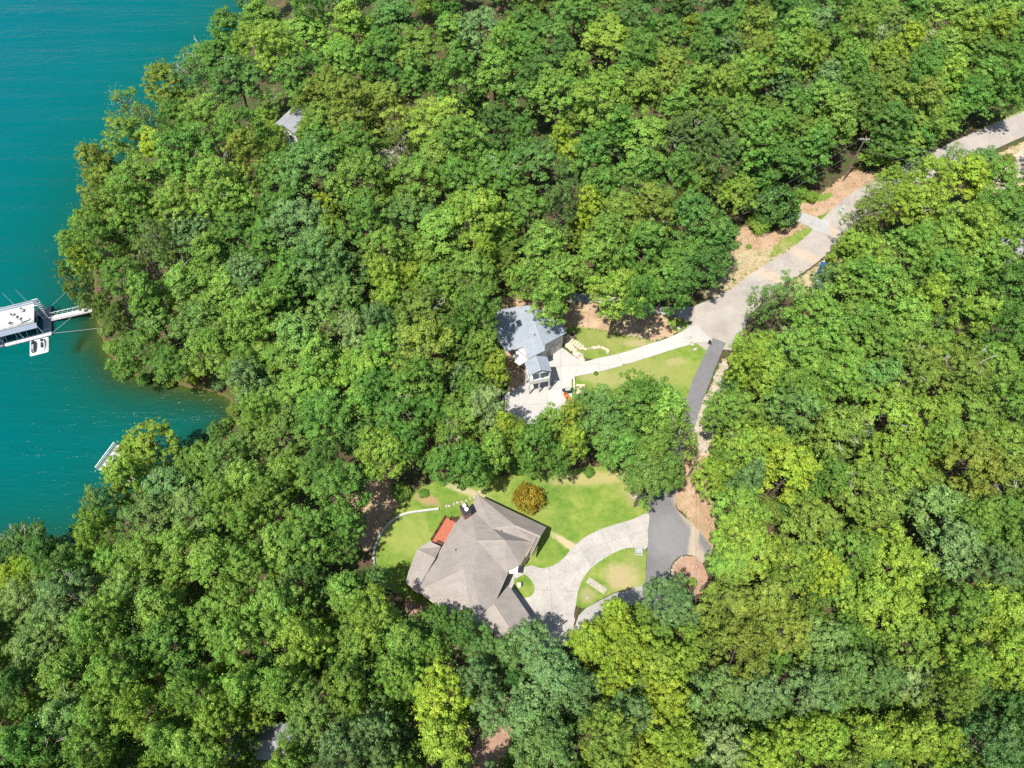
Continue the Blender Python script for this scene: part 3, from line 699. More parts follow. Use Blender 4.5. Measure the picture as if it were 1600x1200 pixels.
# skylight
sk = onL(811.5,506); nrm = (B0-A0).cross(LE-A0).normalized()
if nrm.z < 0: nrm = -nrm
ud = (B0-A0).normalized(); vd = nrm.cross(ud)
MS = Matrix(((ud.x,vd.x,nrm.x,sk.x),(ud.y,vd.y,nrm.y,sk.y),(ud.z,vd.z,nrm.z,sk.z),(0,0,0,1)))
s_ = boxo('skylight', (-.75,.75,-.55,.55,-.05,.14), M['metal'], rf2, .02, MS); boxo('pane', (-.66,.66,-.46,.46,.13,.155), M['glass'], s_, 0, MS)
for (px,py) in ((821.5,487),(835.5,524)):
    q = onL(px,py); bm = bmesh.new(); beam(bm, q-Vector((0,0,.2)), q+Vector((0,0,.4)), .08, 8); obj('roof_vent', bm, M['black'], rf2)
# balcony porch: gabled roof on posts over a raised deck
q0, q1, q2, q3 = P(818.5,565,6.6), P(855,557.5,6.6), P(862,580,6.6), P(827,587,6.6)
pk0 = (q0+q1)/2+Vector((0,0,1.0)); pk1 = (q3+q2)/2+Vector((0,0,1.0))
pr = roof_mesh('porch_roof', [[q0,pk0,pk1,q3],[pk0,q1,q2,pk1]], M['shingle_grey'], gh, .12)
caps([(pk0,pk1)], M['ridge_grey'], pr)
px_ = (q2-q3).normalized(); py_ = Vector((-px_.y,px_.x,0)); Lx = (q2-q3).length; Ly = (q0-q3).length
MP = Matrix(((px_.x,py_.x,0,q3.x),(px_.y,py_.y,0,q3.y),(0,0,1,0),(0,0,0,1)))
bm = bmesh.new(); vs = [bm.verts.new(MP @ Vector(v)) for v in ((.15,.25,6.5),(Lx-.15,.25,6.5),(Lx/2,.25,7.4))]; bm.faces.new(vs); obj('gable', bm, M['white'], gh)
pd = boxo('porch_deck', (.2,Lx-.2,.2,Ly,3.35,3.6), M['white'], gh, 0, MP)
boxo('porch_beam', (.15,Lx-.15,.2,.4,6.25,6.5), M['white'], gh, 0, MP)
for t in (.05,.5,.95):
    boxo('post', (Lx*t-.09,Lx*t+.09,.2,.38,3.6,6.3), M['white'], gh, 0, MP)
    boxo('post', (Lx*t-.10,Lx*t+.10,.22,.42,.0,3.35), M['siding_grey'], gh, 0, MP)
    boxo('post', (Lx*t-.10,Lx*t+.10,Ly-.4,Ly-.2,.0,6.5), M['siding_grey'], gh, 0, MP)
boxo('balustrade', (.2,Lx-.2,.17,.25,3.6,4.55), M['white'], pd, 0, MP)
for sx in (.16, Lx-.24): boxo('balustrade', (sx,sx+.08,.25,Ly,3.6,4.55), M['white'], pd, 0, MP)
# white side terrace on the lake side of the porch
ta = PP([(806,548),(817,546),(826,562),(820,566),(812,572),(804,566)], 3.0)
bm = bmesh.new(); f = bm.faces.new([bm.verts.new(v) for v in ta]); obj('side_terrace', bm, M['white'], gh).modifiers.new('t','SOLIDIFY').thickness = .2
fix(gh)

# ---- houses mostly hidden by trees
def plain_house(label, ctr, w, d, rz, eave, ridge, roofm, wallm, z0=0.0, hip=.0):
    r_ = thing('house', label, 'house', ctr, rz)
    faces = [[Vector((-w/2,-d/2,eave)),Vector((w/2,-d/2,eave)),Vector((w/2-hip,0,ridge)),Vector((-w/2+hip,0,ridge))],
             [Vector((w/2,d/2,eave)),Vector((-w/2,d/2,eave)),Vector((-w/2+hip,0,ridge)),Vector((w/2-hip,0,ridge))]]
    if hip: faces += [[Vector((-w/2,d/2,eave)),Vector((-w/2,-d/2,eave)),Vector((-w/2+hip,0,ridge))],[Vector((w/2,-d/2,eave)),Vector((w/2,d/2,eave)),Vector((w/2-hip,0,ridge))]]
    ro = roof_mesh('roof', faces, roofm, r_, .18)
    caps([(Vector((-w/2+hip,0,ridge)),Vector((w/2-hip,0,ridge)))], roofm, ro)
    f = [Vector((-w/2+.4,-d/2+.4,0)),Vector((w/2-.4,-d/2+.4,0)),Vector((w/2-.4,d/2-.4,0)),Vector((-w/2+.4,d/2-.4,0))]
    walls('wall', f, z0, eave-.1, wallm, r_)
    for i in range(4):
        for s0 in (.2,.62): window(f[i], f[(i+1)%4], s0, s0+.16, eave-2.1, eave-.9, r_)
    if not hip:
        for sx in (-1,1):
            bm = bmesh.new(); bm.faces.new([bm.verts.new(v) for v in ((sx*(w/2-.4),-d/2+.35,eave-.15),(sx*(w/2-.4),d/2-.35,eave-.15),(sx*(w/2-.4),0,ridge-.2))]); obj('gable', bm, wallm, r_)
    dr = wall_panel('door', f[0], f[1], .44, .54, .0 if z0 > -.5 else .2, 2.1, (0,-1,0), M['door'], r_, .05)
    return r_
c_ = P(459,184,0); zz = gz(c_.x, c_.y)
c_ = P(459,186,zz+6); plain_house('white house with pale grey roof peeping out of the lakeside trees', (c_.x,c_.y,gz(c_.x,c_.y)), 7, 6, R(62), 5.6, 7.0, M['shingle_pale'], M['white'], -4)
c_ = P(606,246,4); plain_house('tan-walled house hidden under thin olive trees in the lakeside wood', (c_.x,c_.y,gz(c_.x,c_.y)), 9, 7, R(20), 3.4, 5.2, M['shingle_brown'], M['siding_beige'], -3)
c_ = P(403,1156,4.6); plain_house('pale grey roofed outbuilding under trees at the lower edge', (c_.x,c_.y,gz(c_.x,c_.y)), 7.5, 4.2, R(-2), 3.0, 4.0, M['shingle_pale'], M['siding_grey'], -3)
c_ = P(1600,362,4.5); plain_house('white house behind the trees at the right edge', (c_.x,c_.y,0), 9, 8, R(35), 3.4, 5.4, M['shingle_pale'], M['white'], 0, 2.5)
# ------------------------------------------------------------------ boat docks
M['dockgrey'] = simple('grey_decking', (.20,.24,.28), (.14,.17,.20), 1.5, .7, .2)
M['sundeck'] = mat_concrete('white_decking', (.50,.48,.47), .6)
M['eave'] = simple('blue_grey_sheet_metal', (.20,.24,.30), (.16,.19,.24), 2, .7, .05, 0, .3)
M['tealfab'] = simple('teal_plastic', (.02,.22,.24), (.015,.17,.18), 3, .5, .1)
M['chairgrey'] = simple('grey_plastic', (.38,.38,.38), (.30,.30,.30), 3, .6, .1)
M['cable'] = simple('steel_cable', (.45,.47,.48), (.35,.36,.37), 3, .5, .1, .3)
M['pwc_dark'] = simple('dark_gelcoat', (.05,.055,.06), (.04,.045,.05), 3, .3, .0, 0, .5)
M['pwc_light'] = simple('pale_gelcoat', (.62,.63,.64), (.55,.56,.57), 3, .3, .0, 0, .5)
O_ = P(80,522,LAKE+.5); ex = (P(9,540,LAKE+.5)-O_).normalized(); ey = Vector((ex.y,-ex.x,0))
if ey.y < 0: ey = -ey
def frame(o, x, y): return Matrix(((x.x,y.x,0,o.x),(x.y,y.y,0,o.y),(0,0,1,LAKE),(0,0,0,1)))
MK = frame(O_, ex, ey)
dock = thing('boat_dock', 'two-level boat dock with white sun deck over grey metal eaves, by the left edge', 'dock', (O_.x,O_.y,LAKE))
def dbox(name, d, mat, parent=dock, bev=0.0, MM=None): return boxo(name, d, mat, parent, bev, MM or MK)
dbox('platform', (0,1.6,.9,7.6,.12,.48), M['dockgrey'])
dbox('platform', (1.6,12.5,5.9,7.6,.12,.48), M['dockgrey'])
dbox('walkway', (0,8.9,-.02,.85,.14,.52), M['white'], dock, .03)
dbox('platform', (9.2,12.5,.1,5.9,.12,.47), M['dockgrey'])
for k in range(7): dbox('float', (.3+k*1.25,1.2+k*1.25,.1,.8,-.2,.14), M['black'])
for (x, y) in ((1.4,.7),(1.4,6.9),(5.2,.7),(5.2,6.9),(9.0,.7),(9.0,6.9),(12.3,.7),(12.3,6.9)):
    dbox('post', (x-.07,x+.07,y-.07,y+.07,.48,4.05), M['metal'])
sd_ = dbox('sun_deck', (1.3,13,.75,5.75,4.02,4.2), M['sundeck'])
for k in range(18): dbox('plank', (1.3+k*.65+.008,1.3+(k+1)*.65-.008,.78,5.72,4.2,4.225), M['sundeck'], sd_)
def corr(name, y0, z0, y1, z1):
    bm = bmesh.new(); x0, x1 = 1.05, 13.2; n = int((x1-x0)/.14); A = []; B = []
    for i in range(n+1):
        dz = .03 if i % 2 else 0; x = x0+(x1-x0)*i/n
        A.append(bm.verts.new(MK @ Vector((x,y0,z0+dz)))); B.append(bm.verts.new(MK @ Vector((x,y1,z1+dz))))
    for i in range(n): bm.faces.new((A[i],A[i+1],B[i+1],B[i]))
    o = obj(name, bm, M['eave'], dock); o.modifiers.new('t','SOLIDIFY').thickness = .03; return o
corr('metal_eave', .72, 3.98, -.25, 3.5); corr('metal_eave', 5.78, 3.98, 7.2, 3.5)
for k in range(9):
    x = 1.35+k*1.4
    for y in (.8, 5.7): dbox('rail_post', (x-.03,x+.03,y-.03,y+.03,4.2,5.2), M['white'], sd_)
for y in (.8, 5.7):
    for z in (4.65,5.16): dbox('rail', (1.3,13,y-.025,y+.025,z,z+.05), M['white'], sd_)
for z in (4.65,5.16): dbox('rail', (1.3,1.35,.8,3.6,z,z+.05), M['white'], sd_)
# stair tower frame at the landward end
for (x, y) in ((.25,4.2),(.25,5.9),(1.25,4.2),(1.25,5.9)): dbox('stair_post', (x-.05,x+.05,y-.05,y+.05,.48,5.1), M['white'])
for (a, b) in (((.2,1.3),(4.15,4.25)),((.2,1.3),(5.85,5.95))): dbox('stair_rail', (a[0],a[1],b[0],b[1],5.05,5.13), M['white'])
for k in range(9): dbox('stair_tread', (.3,1.15,4.3+k*.17,4.5+k*.17,.8+k*.4,.85+k*.4), M['metal'])
# lift frames in the slip
for x in (2.4,4.4,6.4,8.4):
    bm = bmesh.new(); beam(bm, MK@Vector((x,.7,.5)), MK@Vector((x,-.4+1.9,1.2)), .05); beam(bm, MK@Vector((x,1.5,1.2)), MK@Vector((x,5.9,1.2)), .05); obj('lift_arm', bm, M['metal'], dock)
for x in (2.9,5.4,7.9):
    bm = bmesh.new(); beam(bm, MK@Vector((x,7.4,.5)), MK@Vector((x+.9,8.6,6.2)), .035, 6, .02); obj('mooring_whip', bm, M['white'], dock)
fix(dock)
# things on the sun deck
def chair(ex_, ey_, rz, label):
    loc = MK @ Vector((ex_,ey_,4.225)); t = thing('deck_chair', label, 'chair', loc, rz, 'chairs on the boat dock')
    boxo('seat', (-.28,.28,-.28,.28,.38,.44), M['chairgrey'], t, .01); boxo('backrest', (-.28,.28,.24,.31,.44,.95), M['chairgrey'], t, .01)
    for sx in (-.24,.24):
        for sy in (-.24,.24): boxo('leg', (sx-.03,sx+.03,sy-.03,sy+.03,0,.38), M['chairgrey'], t)
for i, (a_, b_, r_, l_) in enumerate(((3.4,4.3,.3,'grey deck chair on the boat dock, farthest from the viewer'),(5.2,3.9,2.2,'grey deck chair on the boat dock, second from the far rail'),(3.9,2.4,1.2,'grey deck chair in the middle of the white sun deck'),(5.6,1.7,4.0,'grey deck chair near the metal eave at the photo edge'),(3.6,1.2,5.2,'grey deck chair beside the teal cooler'))): chair(a_, b_, r_, l_)
loc = MK @ Vector((2.6,1.6,4.225)); t = thing('cooler', 'teal cooler box standing on the white sun deck', 'cooler', loc, .6)
boxo('body', (-.45,.45,-.25,.25,0,.4), M['tealfab'], t, .03); boxo('lid', (-.47,.47,-.27,.27,.402,.48), M['white'], t, .02)
# gangway
gw_ = thing('gangway', 'white trussed gangway from the boat dock to the wooded shore', 'gangway', MK @ Vector((-.02,3.9,.6)))
ga_ = Vector((-.15,4.1,.58)); gb_ = Vector((-8.9,2.75,1.7)); gd_ = (gb_-ga_); gl = gd_.length; gx = gd_.normalized(); gy = Vector((-gx.y,gx.x,0)).normalized()
def gpt(s, w, z): return MK @ (ga_ + gx*s + gy*w + Vector((0,0,z)))
bm = bmesh.new(); vs = [bm.verts.new(gpt(s,w,z)) for z in (-.12,0) for (s,w) in ((0,-.65),(gl,-.65),(gl,.65),(0,.65))]
for f in ((3,2,1,0),(4,5,6,7),(0,1,5,4),(1,2,6,5),(2,3,7,6),(3,0,4,7)): bm.faces.new([vs[i] for i in f])
bmesh.ops.recalc_face_normals(bm, faces=bm.faces[:]); obj('deck', bm, M['sundeck'], gw_)
for w in (-.63,.63):
    bm = bmesh.new(); beam(bm, gpt(0,w,1.0), gpt(gl,w,1.0), .04); obj('handrail', bm, M['white'], gw_)
    for k in range(8):
        a_ = gl*k/8; b_ = gl*(k+1)/8; bm = bmesh.new()
        beam(bm, gpt(a_,w,0), gpt((a_+b_)/2,w,1.0), .028); beam(bm, gpt((a_+b_)/2,w,1.0), gpt(b_,w,0), .028); obj('truss_bar', bm, M['white'], gw_)
fix(gw_)
# jet ski float and two jet skis
fl = thing('jet_ski_float', 'white moulded float carrying two jet skis in front of the boat dock', 'float', MK @ Vector((2.5,-2.1,0)))
boxo('base', (.75,4.3,-4.0,-.15,-.15,.22), M['white'], fl, .12, MK)
for x in (1.65,3.35):
    for s in (-.55,.55): boxo('cradle', (x+s-.12,x+s+.12,-3.8,-.5,.2,.36), M['white'], fl, .05, MK)
fix(fl)
def jetski(x, label, light):
    t = thing('jet_ski', label, 'jet ski', MK @ Vector((x,-2.1,.3)), math.atan2(ey.y, ey.x)-math.pi/2, 'jet skis on the float')
    bm = bmesh.new(); prof = [(-1.45,.42,.30),(-1.2,.52,.34),(-.3,.56,.40),(.5,.52,.50),(1.1,.36,.58),(1.5,.10,.56)]; rings = []
    for y, w, h in prof: rings.append([bm.verts.new(v) for v in ((-w,y,.12),(-w*.55,y,0),(w*.55,y,0),(w,y,.12),(w*.85,y,h),(0,y,h+.08),(-w*.85,y,h))])
    for A, B in zip(rings, rings[1:]):
        for k in range(7): bm.faces.new((A[k],A[(k+1)%7],B[(k+1)%7],B[k]))
    bm.faces.new(rings[0][::-1]); bm.faces.new(rings[-1]); bmesh.ops.recalc_face_normals(bm, faces=bm.faces[:])
    obj('hull', bm, M['pwc_light'] if light else M['pwc_dark'], t, True)
    boxo('seat', (-.2,.2,-1.1,.25,.42,.74), M['pwc_dark'] if light else M['chairgrey'], t, .08)
    boxo('hood', (-.24,.24,.45,1.15,.5,.82), M['pwc_dark'], t, .1)
    bm = bmesh.new(); beam(bm, (-.36,.42,.92), (.36,.42,.92), .03); beam(bm, (0,.55,.7), (0,.42,.92), .05); obj('handlebar', bm, M['black'], t)
jetski(3.35, 'dark grey jet ski on the white float, nearer the left edge', False)
jetski(1.65, 'silver jet ski with black seat on the white float, nearer the shore', True)
def line(name, a, b, label, cat, r=.03, sag=.3, group=None):
    bm = bmesh.new(); a = Vector(a); b = Vector(b); n = 10
    tube(bm, [a.lerp(b, k/n) - Vector((0,0,sag*4*(k/n)*(1-k/n))) for k in range(n+1)], r, 5)
    return tag(obj(name, bm, M['cable'], None, True), label, cat, group)
sh = P(156,516,LAKE); line('mooring_cable', MK@Vector((.1,.2,.5)), (sh.x+4,sh.y+.5,LAKE+.9), 'long mooring cable from the dock corner to the shore', 'cable', .03, .1, 'mooring cables')
sh = P(106,458,LAKE); line('mooring_cable', MK@Vector((.2,7.4,.5)), (sh.x,sh.y,LAKE+.6), 'mooring cable from the far dock corner toward the trees', 'cable', .03, .1, 'mooring cables')
line('mooring_cable', MK@Vector((-.1,.4,.4)), MK@Vector((-4.4,3.0,.9)), 'mooring cable crossing under the gangway', 'cable', .03, .1, 'mooring cables')
# small dock by the lower shore
a_ = P(152,733,LAKE+.6); b_ = P(181,694,LAKE+.6); e1 = (b_-a_); l1 = e1.length; e1.normalize(); e2 = Vector((e1.y,-e1.x,0))
MS2 = frame(a_, e1, e2)
sdk = thing('small_dock', 'small white railed dock half hidden by lime trees on the lower shore', 'dock', (a_.x,a_.y,LAKE))
boxo('float', (.1,l1-.1,.1,7.8,-.15,.4), M['black'], sdk, 0, MS2)
for k in range(20): boxo('plank', (0,l1,.01+k*.4,.39+k*.4,.4,.5), M['sundeck'], sdk, 0, MS2)
for k in range(7): boxo('rail_post', (l1*k/6-.04,l1*k/6+.04,.02,.1,.5,1.5), M['white'], sdk, 0, MS2)
for z in (.95,1.45): boxo('rail', (-.04,l1,.0,.12,z,z+.07), M['white'], sdk, 0, MS2)
boxo('ramp', (l1*.4,l1*.4+1.2,8.05,13,.42,.55), M['sundeck'], sdk, 0, MS2)
fix(sdk)
# ------------------------------------------------------------------ poles, walls and small things
def pole(px, py, h, label, arm=True, lean=0.0, tr=False):
    b = P(px, py); t = thing('utility_pole', label, 'pole', b)
    bm = bmesh.new(); tube(bm, [(0,0,-.5),(0,0,h*.5),(lean,0,h)], [.17,.14,.10], 10); obj('shaft', bm, M['pole'], t)
    if arm:
        boxo('crossarm', (-1.0,1.0,-.06,.06,h-.7,h-.58), M['dead'], t)
        for x in (-.9,-.3,.3,.9):
            bm = bmesh.new(); beam(bm, (x,0,h-.58), (x,0,h-.36), .05, 8, .03); obj('insulator', bm, M['white'], t)
        bm = bmesh.new(); beam(bm, (-.7,0,h-.66), (0,0,h-1.5), .025); beam(bm, (.7,0,h-.66), (0,0,h-1.5), .025); obj('brace', bm, M['metal'], t)
    if tr:
        bm = bmesh.new(); beam(bm, (.34,.0,h-2.6), (.34,0,h-1.7), .22, 12); obj('transformer', bm, M['metal'], t)
    return b + Vector((lean,0,h))
t1 = pole(1317,283,11.3,'tall wooden power pole leaning out of the red bank above the road', True, .1)
t2 = pole(1075,744,7.2,'short grey power pole beside the lane between the two houses', False)
t3 = pole(1222,386,9.0,'slim power pole among the trees behind the dark evergreen bush', False) if False else P(1238,262,6)
off = P(1480,240,10.5)
line('power_line', t1+Vector((-.8,0,-.4)), off, 'upper power line running right from the tall pole', 'wire', .012, .5, 'power lines')
line('power_line', t1+Vector((.2,0,-3.2)), off+Vector((0,0,-2.4)), 'lower power line running right from the tall pole', 'wire', .012, .6, 'power lines')
line('power_line', t1+Vector((-.8,0,-.4)), P(1150,330,11), 'upper power line running left from the tall pole', 'wire', .012, .6, 'power lines')
line('power_line', t1+Vector((-.2,0,-3.2)), P(1160,335,8), 'lower power line running left from the tall pole', 'wire', .012, .7, 'power lines')
line('power_line', t2+Vector((-.2,0,-.2)), P(1088,1010,6.5), 'thin wire from the short pole toward the viewer, left of the pair', 'wire', .016, .5, 'power lines')
line('power_line', t2+Vector((.2,0,-.2)), P(1100,1010,6.5), 'thin wire from the short pole toward the viewer, right of the pair', 'wire', .016, .5, 'power lines')

# curved retaining wall round the back lawn
rw = [P(a, b) for a, b in ((594,912),(586,886),(584,866),(590,846),(601,827),(616,812),(636,803),(662,799),(686,796))]
rw = catmull(rw, 5, False)
rt = thing('retaining_wall', 'low curved concrete retaining wall around the back lawn', 'wall', rw[20])
for k in range(0, len(rw)-1):
    a, b = rw[k], rw[k+1]; d = (b-a).normalized(); n = Vector((-d.y,d.x,0))
    z1 = .42 + random.uniform(-.015,.015)
    bm = bmesh.new(); vs = [bm.verts.new(Vector((q.x,q.y,z))) for z in (-1.6,z1) for q in (a+d*.01+n*.16, a+d*.01-n*.16, b-d*.01-n*.16, b-d*.01+n*.16)]
    for f in ((0,1,2,3),(7,6,5,4),(0,4,5,1),(1,5,6,2),(2,6,7,3),(3,7,4,0)): bm.faces.new([vs[i] for i in f])
    bmesh.ops.recalc_face_normals(bm, faces=bm.faces[:]); obj('wall_block', bm, M['conc_wall'], rt)
fix(rt)

def rock_mesh(seed, flat=.6):
    g = random.Random(seed); bm = bmesh.new(); bmesh.ops.create_icosphere(bm, subdivisions=2, radius=.5)
    s = Vector((g.uniform(.8,1.2), g.uniform(.7,1.1), flat*g.uniform(.8,1.2)))
    ph = [Vector((g.uniform(-1,1),g.uniform(-1,1),g.uniform(-1,1))).normalized() for _ in range(9)]; cut = [g.uniform(.30,.45) for _ in ph]
    for v in bm.verts:
        for n, c in zip(ph, cut):
            d = v.co.dot(n)
            if d > c: v.co -= n*(d-c)
        v.co = Vector((v.co.x*s.x, v.co.y*s.y, v.co.z*s.z+.12))
    me = bpy.data.meshes.new('stone'); bm.to_mesh(me); bm.free(); return me
ROCKS = []
for i in range(5):
    m_ = rock_mesh(i); m_.materials.append(M['buffstone'] if i < 3 else M['stone']); ROCKS.append(m_)
GREY = []
for i in range(3):
    m_ = rock_mesh(40+i); m_.materials.append(M['stone']); GREY.append(m_)
def stone_run(name, label, cat, px, step, size, rocks, rows=1, z=0.0):
    pts = catmull([P(a, b, z) for a, b in px], 8, False); t = thing(name, label, cat, pts[0]); acc = 0; last = pts[0]; g = random.Random(len(px)*17+int(px[0][0]))
    for p in pts[1:]:
        acc += (p-last).length; last = p
        if acc >= step:
            acc = 0
            for r_ in range(rows):
                o = bpy.data.objects.new('stone', g.choice(rocks)); link(o, t); q = p-pts[0]
                o.location = (q.x+g.uniform(-.1,.1), q.y+g.uniform(-.1,.1)+r_*size*.8, .02); o.rotation_euler = (0,0,g.uniform(0,6.28)); k = size*g.uniform(.8,1.25); o.scale = (k,k,k)
    return t
stone_run('stone_edging', 'winding buff stone edging in the lawn by the pale driveway', 'edging', [(893,536),(902,541),(915,546),(925,544),(937,543),(947,546),(951,552)], .32, .62, ROCKS)
stone_run('stone_wall', 'stepped buff stone retaining wall beside the grey-roofed house', 'stone wall', [(879,531),(885,538),(893,547),(902,556),(911,564)], .3, .95, ROCKS, 2)
stone_run('stone_edging', 'thin stone edging below the sandy bank at the lawn edge', 'edging', [(968,521),(985,524),(1003,527),(1018,531)], .45, .42, GREY)
stone_run('stone_edging', 'stones along the planting island by the turning area', 'edging', [(1050,905),(1051,888),(1058,876),(1070,870)], .55, .45, GREY)
stone_run('stone_edging', 'pale rough stones behind the curved retaining wall', 'edging', [(690,794),(705,789),(722,784),(740,778),(750,768)], .55, .55, ROCKS[3:]+GREY)
# boulders
for i, (px, py, s, lab) in enumerate(((1077,529,.9,'grey boulder at the lower edge of the pale driveway, topmost'),(1081,538,1.2,'large pale boulder below the pale driveway near the lane'),(1086,546,1.0,'low boulder lowest in the group below the pale driveway'),(1096,533,.7,'brownish boulder next to the mailbox by the lane'),
        (1062,512,1.3,'large grey boulder at the top edge of the pale driveway'),(1072,502,.8,'tan boulder on the grass triangle by the junction'),(1004,504,.5,'dark small rock on the sandy bank'),(926,578,.4,'small stone at the driveway edge near the ball shrub'),(1386,284,.9,'pale rock at the roadside in front of the right-hand trees'),
        (918,934,.6,'flat pale rock at the tip of the island lawn'))):
    o = bpy.data.objects.new('boulder', GREY[i%3] if i not in (3,5) else ROCKS[i%3]); link(o); p = P(px,py); o.location = (p.x,p.y,.02 if i != 9 else .1); o.rotation_euler = (0,0,i*1.7); o.scale = (s,s,s*.9)
    tag(o, lab, 'boulder', 'boulders')
# paver path across the island lawn
a_, b_ = P(918,906), P(946,925); d = (b_-a_).normalized(); L = (b_-a_).length; n = Vector((-d.y,d.x,0))
pt = thing('stepping_path', 'short path of grey pavers across the island lawn', 'path', (a_.x,a_.y,.105))
for k in range(9):
    M4 = Matrix(((d.x,n.x,0,d.x*L*(k+.5)/9),(d.y,n.y,0,d.y*L*(k+.5)/9),(0,0,1,0),(0,0,0,1)))
    boxo('paver', (-L/9*.45,L/9*.45,-.5,.5,-.03,.04), M['stone'], pt, .01, M4)
# things by the drives
b = P(998,863); t = thing('utility_box', 'grey utility cabinet at the corner of the island lawn', 'utility box', (b.x,b.y,.1))
boxo('plinth', (-.55,.55,-.5,.5,0,.08), M['conc'], t); boxo('cabinet', (-.42,.42,-.38,.38,.08,.75), M['metal'], t, .03); boxo('lid', (-.46,.46,-.42,.42,.75,.82), M['chairgrey'], t, .02)
b = P(811,916); t = thing('garden_lamp', 'small pale stone lantern on the round lawn by the brown-roofed house', 'lantern', (b.x,b.y,.02))
boxo('base', (-.25,.25,-.25,.25,0,.12), M['conc_wall'], t, .02); boxo('stem', (-.12,.12,-.12,.12,.12,.6), M['conc_wall'], t, .02); boxo('head', (-.24,.24,-.24,.24,.6,.9), M['white'], t, .03); boxo('cap', (-.3,.3,-.3,.3,.9,1.0), M['conc_wall'], t, .02)
lw = tag(sheet('lawn', rough_edge(catmull(PP([(806,897),(815,895),(826,903),(835,916),(833,928),(822,934),(811,929),(803,914)]), 4), .4, .04, 71), .135, M['lawn_b'], .05), kind='structure')
def mailbox(px, py, label, z=0.0):
    b = P(px, py, z); t = thing('mailbox', label, 'mailbox', b, .5)
    boxo('post', (-.06,.06,-.06,.06,0,1.05), M['black'], t); boxo('arm', (-.06,.06,-.5,.1,.95,1.03), M['black'], t)
    bm = bmesh.new(); pr = [(-.14,0),(.14,0),(.14,.14)]+[(.14*math.cos(k*math.pi/6),.14+.14*math.sin(k*math.pi/6)) for k in range(1,6)]+[(-.14,.14)]
    A = [bm.verts.new((x,-.55,1.03+z_)) for x, z_ in pr]; B = [bm.verts.new((x,.05,1.03+z_)) for x, z_ in pr]
    for k in range(len(pr)): bm.faces.new((A[k],A[(k+1)%len(pr)],B[(k+1)%len(pr)],B[k]))
    bm.faces.new(A[::-1]); bm.faces.new(B); bmesh.ops.recalc_face_normals(bm, faces=bm.faces[:]); obj('box', bm, M['black'], t)
    boxo('flag', (.145,.16,-.3,-.1,1.2,1.45), M['deckwood'], t)
mailbox(1106,538,'black mailbox where the pale driveway meets the lane'); mailbox(1041,493,'dark mailbox beside the grey side drive')
# roadside marker post with a pale sign
b = P(1314,330); t = thing('marker_post', 'pale green and white marker post on the grass below the red bank', 'marker post', b)
boxo('post', (-.08,.08,-.08,.08,0,1.0), simple('pale_green_plastic', (.35,.52,.40)), t, .01); boxo('sign', (-.3,.3,-.03,.03,.85,1.55), M['white'], t, .01)
boxo('base', (-.35,.35,-.3,.3,0,.35), simple('pale_green_plastic_b', (.42,.58,.46)), t, .05)
# fire pit ring
b = P(894,525); t = thing('fire_pit', 'round dark stone fire pit on the lawn by the grey-roofed house', 'fire pit', b)
for k in range(10):
    a = k*.628; M4 = Matrix.Translation((math.cos(a)*.5,math.sin(a)*.5,0)) @ Matrix.Rotation(a,4,'Z'); boxo('stone', (-.12,.12,-.14,.14,0,.38), M['brick'], t, .02, M4)
bm = bmesh.new(); beam(bm, (0,0,.02), (0,0,.12), .42, 14); obj('ash_bed', bm, M['black'], t)
# terrace furniture on the pale driveway
b = P(886.5,613); t = thing('grill', 'black gas grill on the pale concrete pad', 'grill', (b.x,b.y,.12), .1)
boxo('cart', (-.6,.6,-.35,.35,.12,.8), M['black'], t, .02); bm = bmesh.new(); beam(bm, (-.45,0,.92), (.45,0,.92), .3, 12); obj('hood', bm, M['chairgrey'], t)
for sx in (-1,1): boxo('side_shelf', (sx*.62-.0 if sx > 0 else -.95,.95 if sx > 0 else -.62,-.25,.25,.76,.8), M['black'], t)
for sx in (-.5,.5):
    for sy in (-.28,.28): bm = bmesh.new(); beam(bm, (sx-.03,sy,.06), (sx+.03,sy,.06), .06, 8); obj('wheel', bm, M['black'], t)
M['orange'] = simple('orange_plastic', (.50,.17,.05)); 
def pad_chair(px, py, rz, mat, label):
    b = P(px,py); t = thing('patio_chair', label, 'chair', (b.x,b.y,.12), rz, 'chairs on the pale pad')
    boxo('seat', (-.32,.32,-.32,.32,.36,.44), mat, t, .02); boxo('backrest', (-.32,.32,.28,.36,.44,1.0), mat, t, .02)
    for sx in (-.27,.27):
        for sy in (-.27,.27): boxo('leg', (sx-.03,sx+.03,sy-.03,sy+.03,0,.36), mat, t)
    for sx in (-.36,.30): boxo('armrest', (sx,sx+.06,-.3,.3,.6,.65), mat, t)
pad_chair(884.5,621,.4,M['orange'],'orange chair on the pale concrete pad, upper of the two orange'); pad_chair(888,626,1.4,M['orange'],'orange chair on the pale concrete pad, lower of the two orange'); pad_chair(886.5,632,2.2,M['chairgrey'],'grey chair on the pale concrete pad below the orange chairs')
# low white wall and timber steps beside the pad
pa = [P(896,590),P(897,604),P(897,618)]
wl = thing('parapet_wall', 'low white wall at the edge of the pale concrete pad', 'wall', pa[0])
for k in range(2):
    a, b2 = pa[k]-pa[0], pa[k+1]-pa[0]; d = (b2-a).normalized(); n = Vector((-d.y,d.x,0)); M4 = Matrix(((d.x,n.x,0,a.x),(d.y,n.y,0,a.y),(0,0,1,0),(0,0,0,1)))
    boxo('wall_panel', (0.01,(b2-a).length-.01,-.12,.12,-.1,.6), M['white'], wl, .01, M4)
    boxo('coping', (0.01,(b2-a).length-.01,-.17,.17,.6,.68), M['conc_new'], wl, .01, M4)
st = thing('garden_steps', 'pale timber garden steps right of the white wall', 'steps', P(900,604))
for k in range(4): boxo('step', (.0,1.5,-k*.45-.2,-k*.45+.2,0,.42-k*.1), M['buffstone'], st, .01)
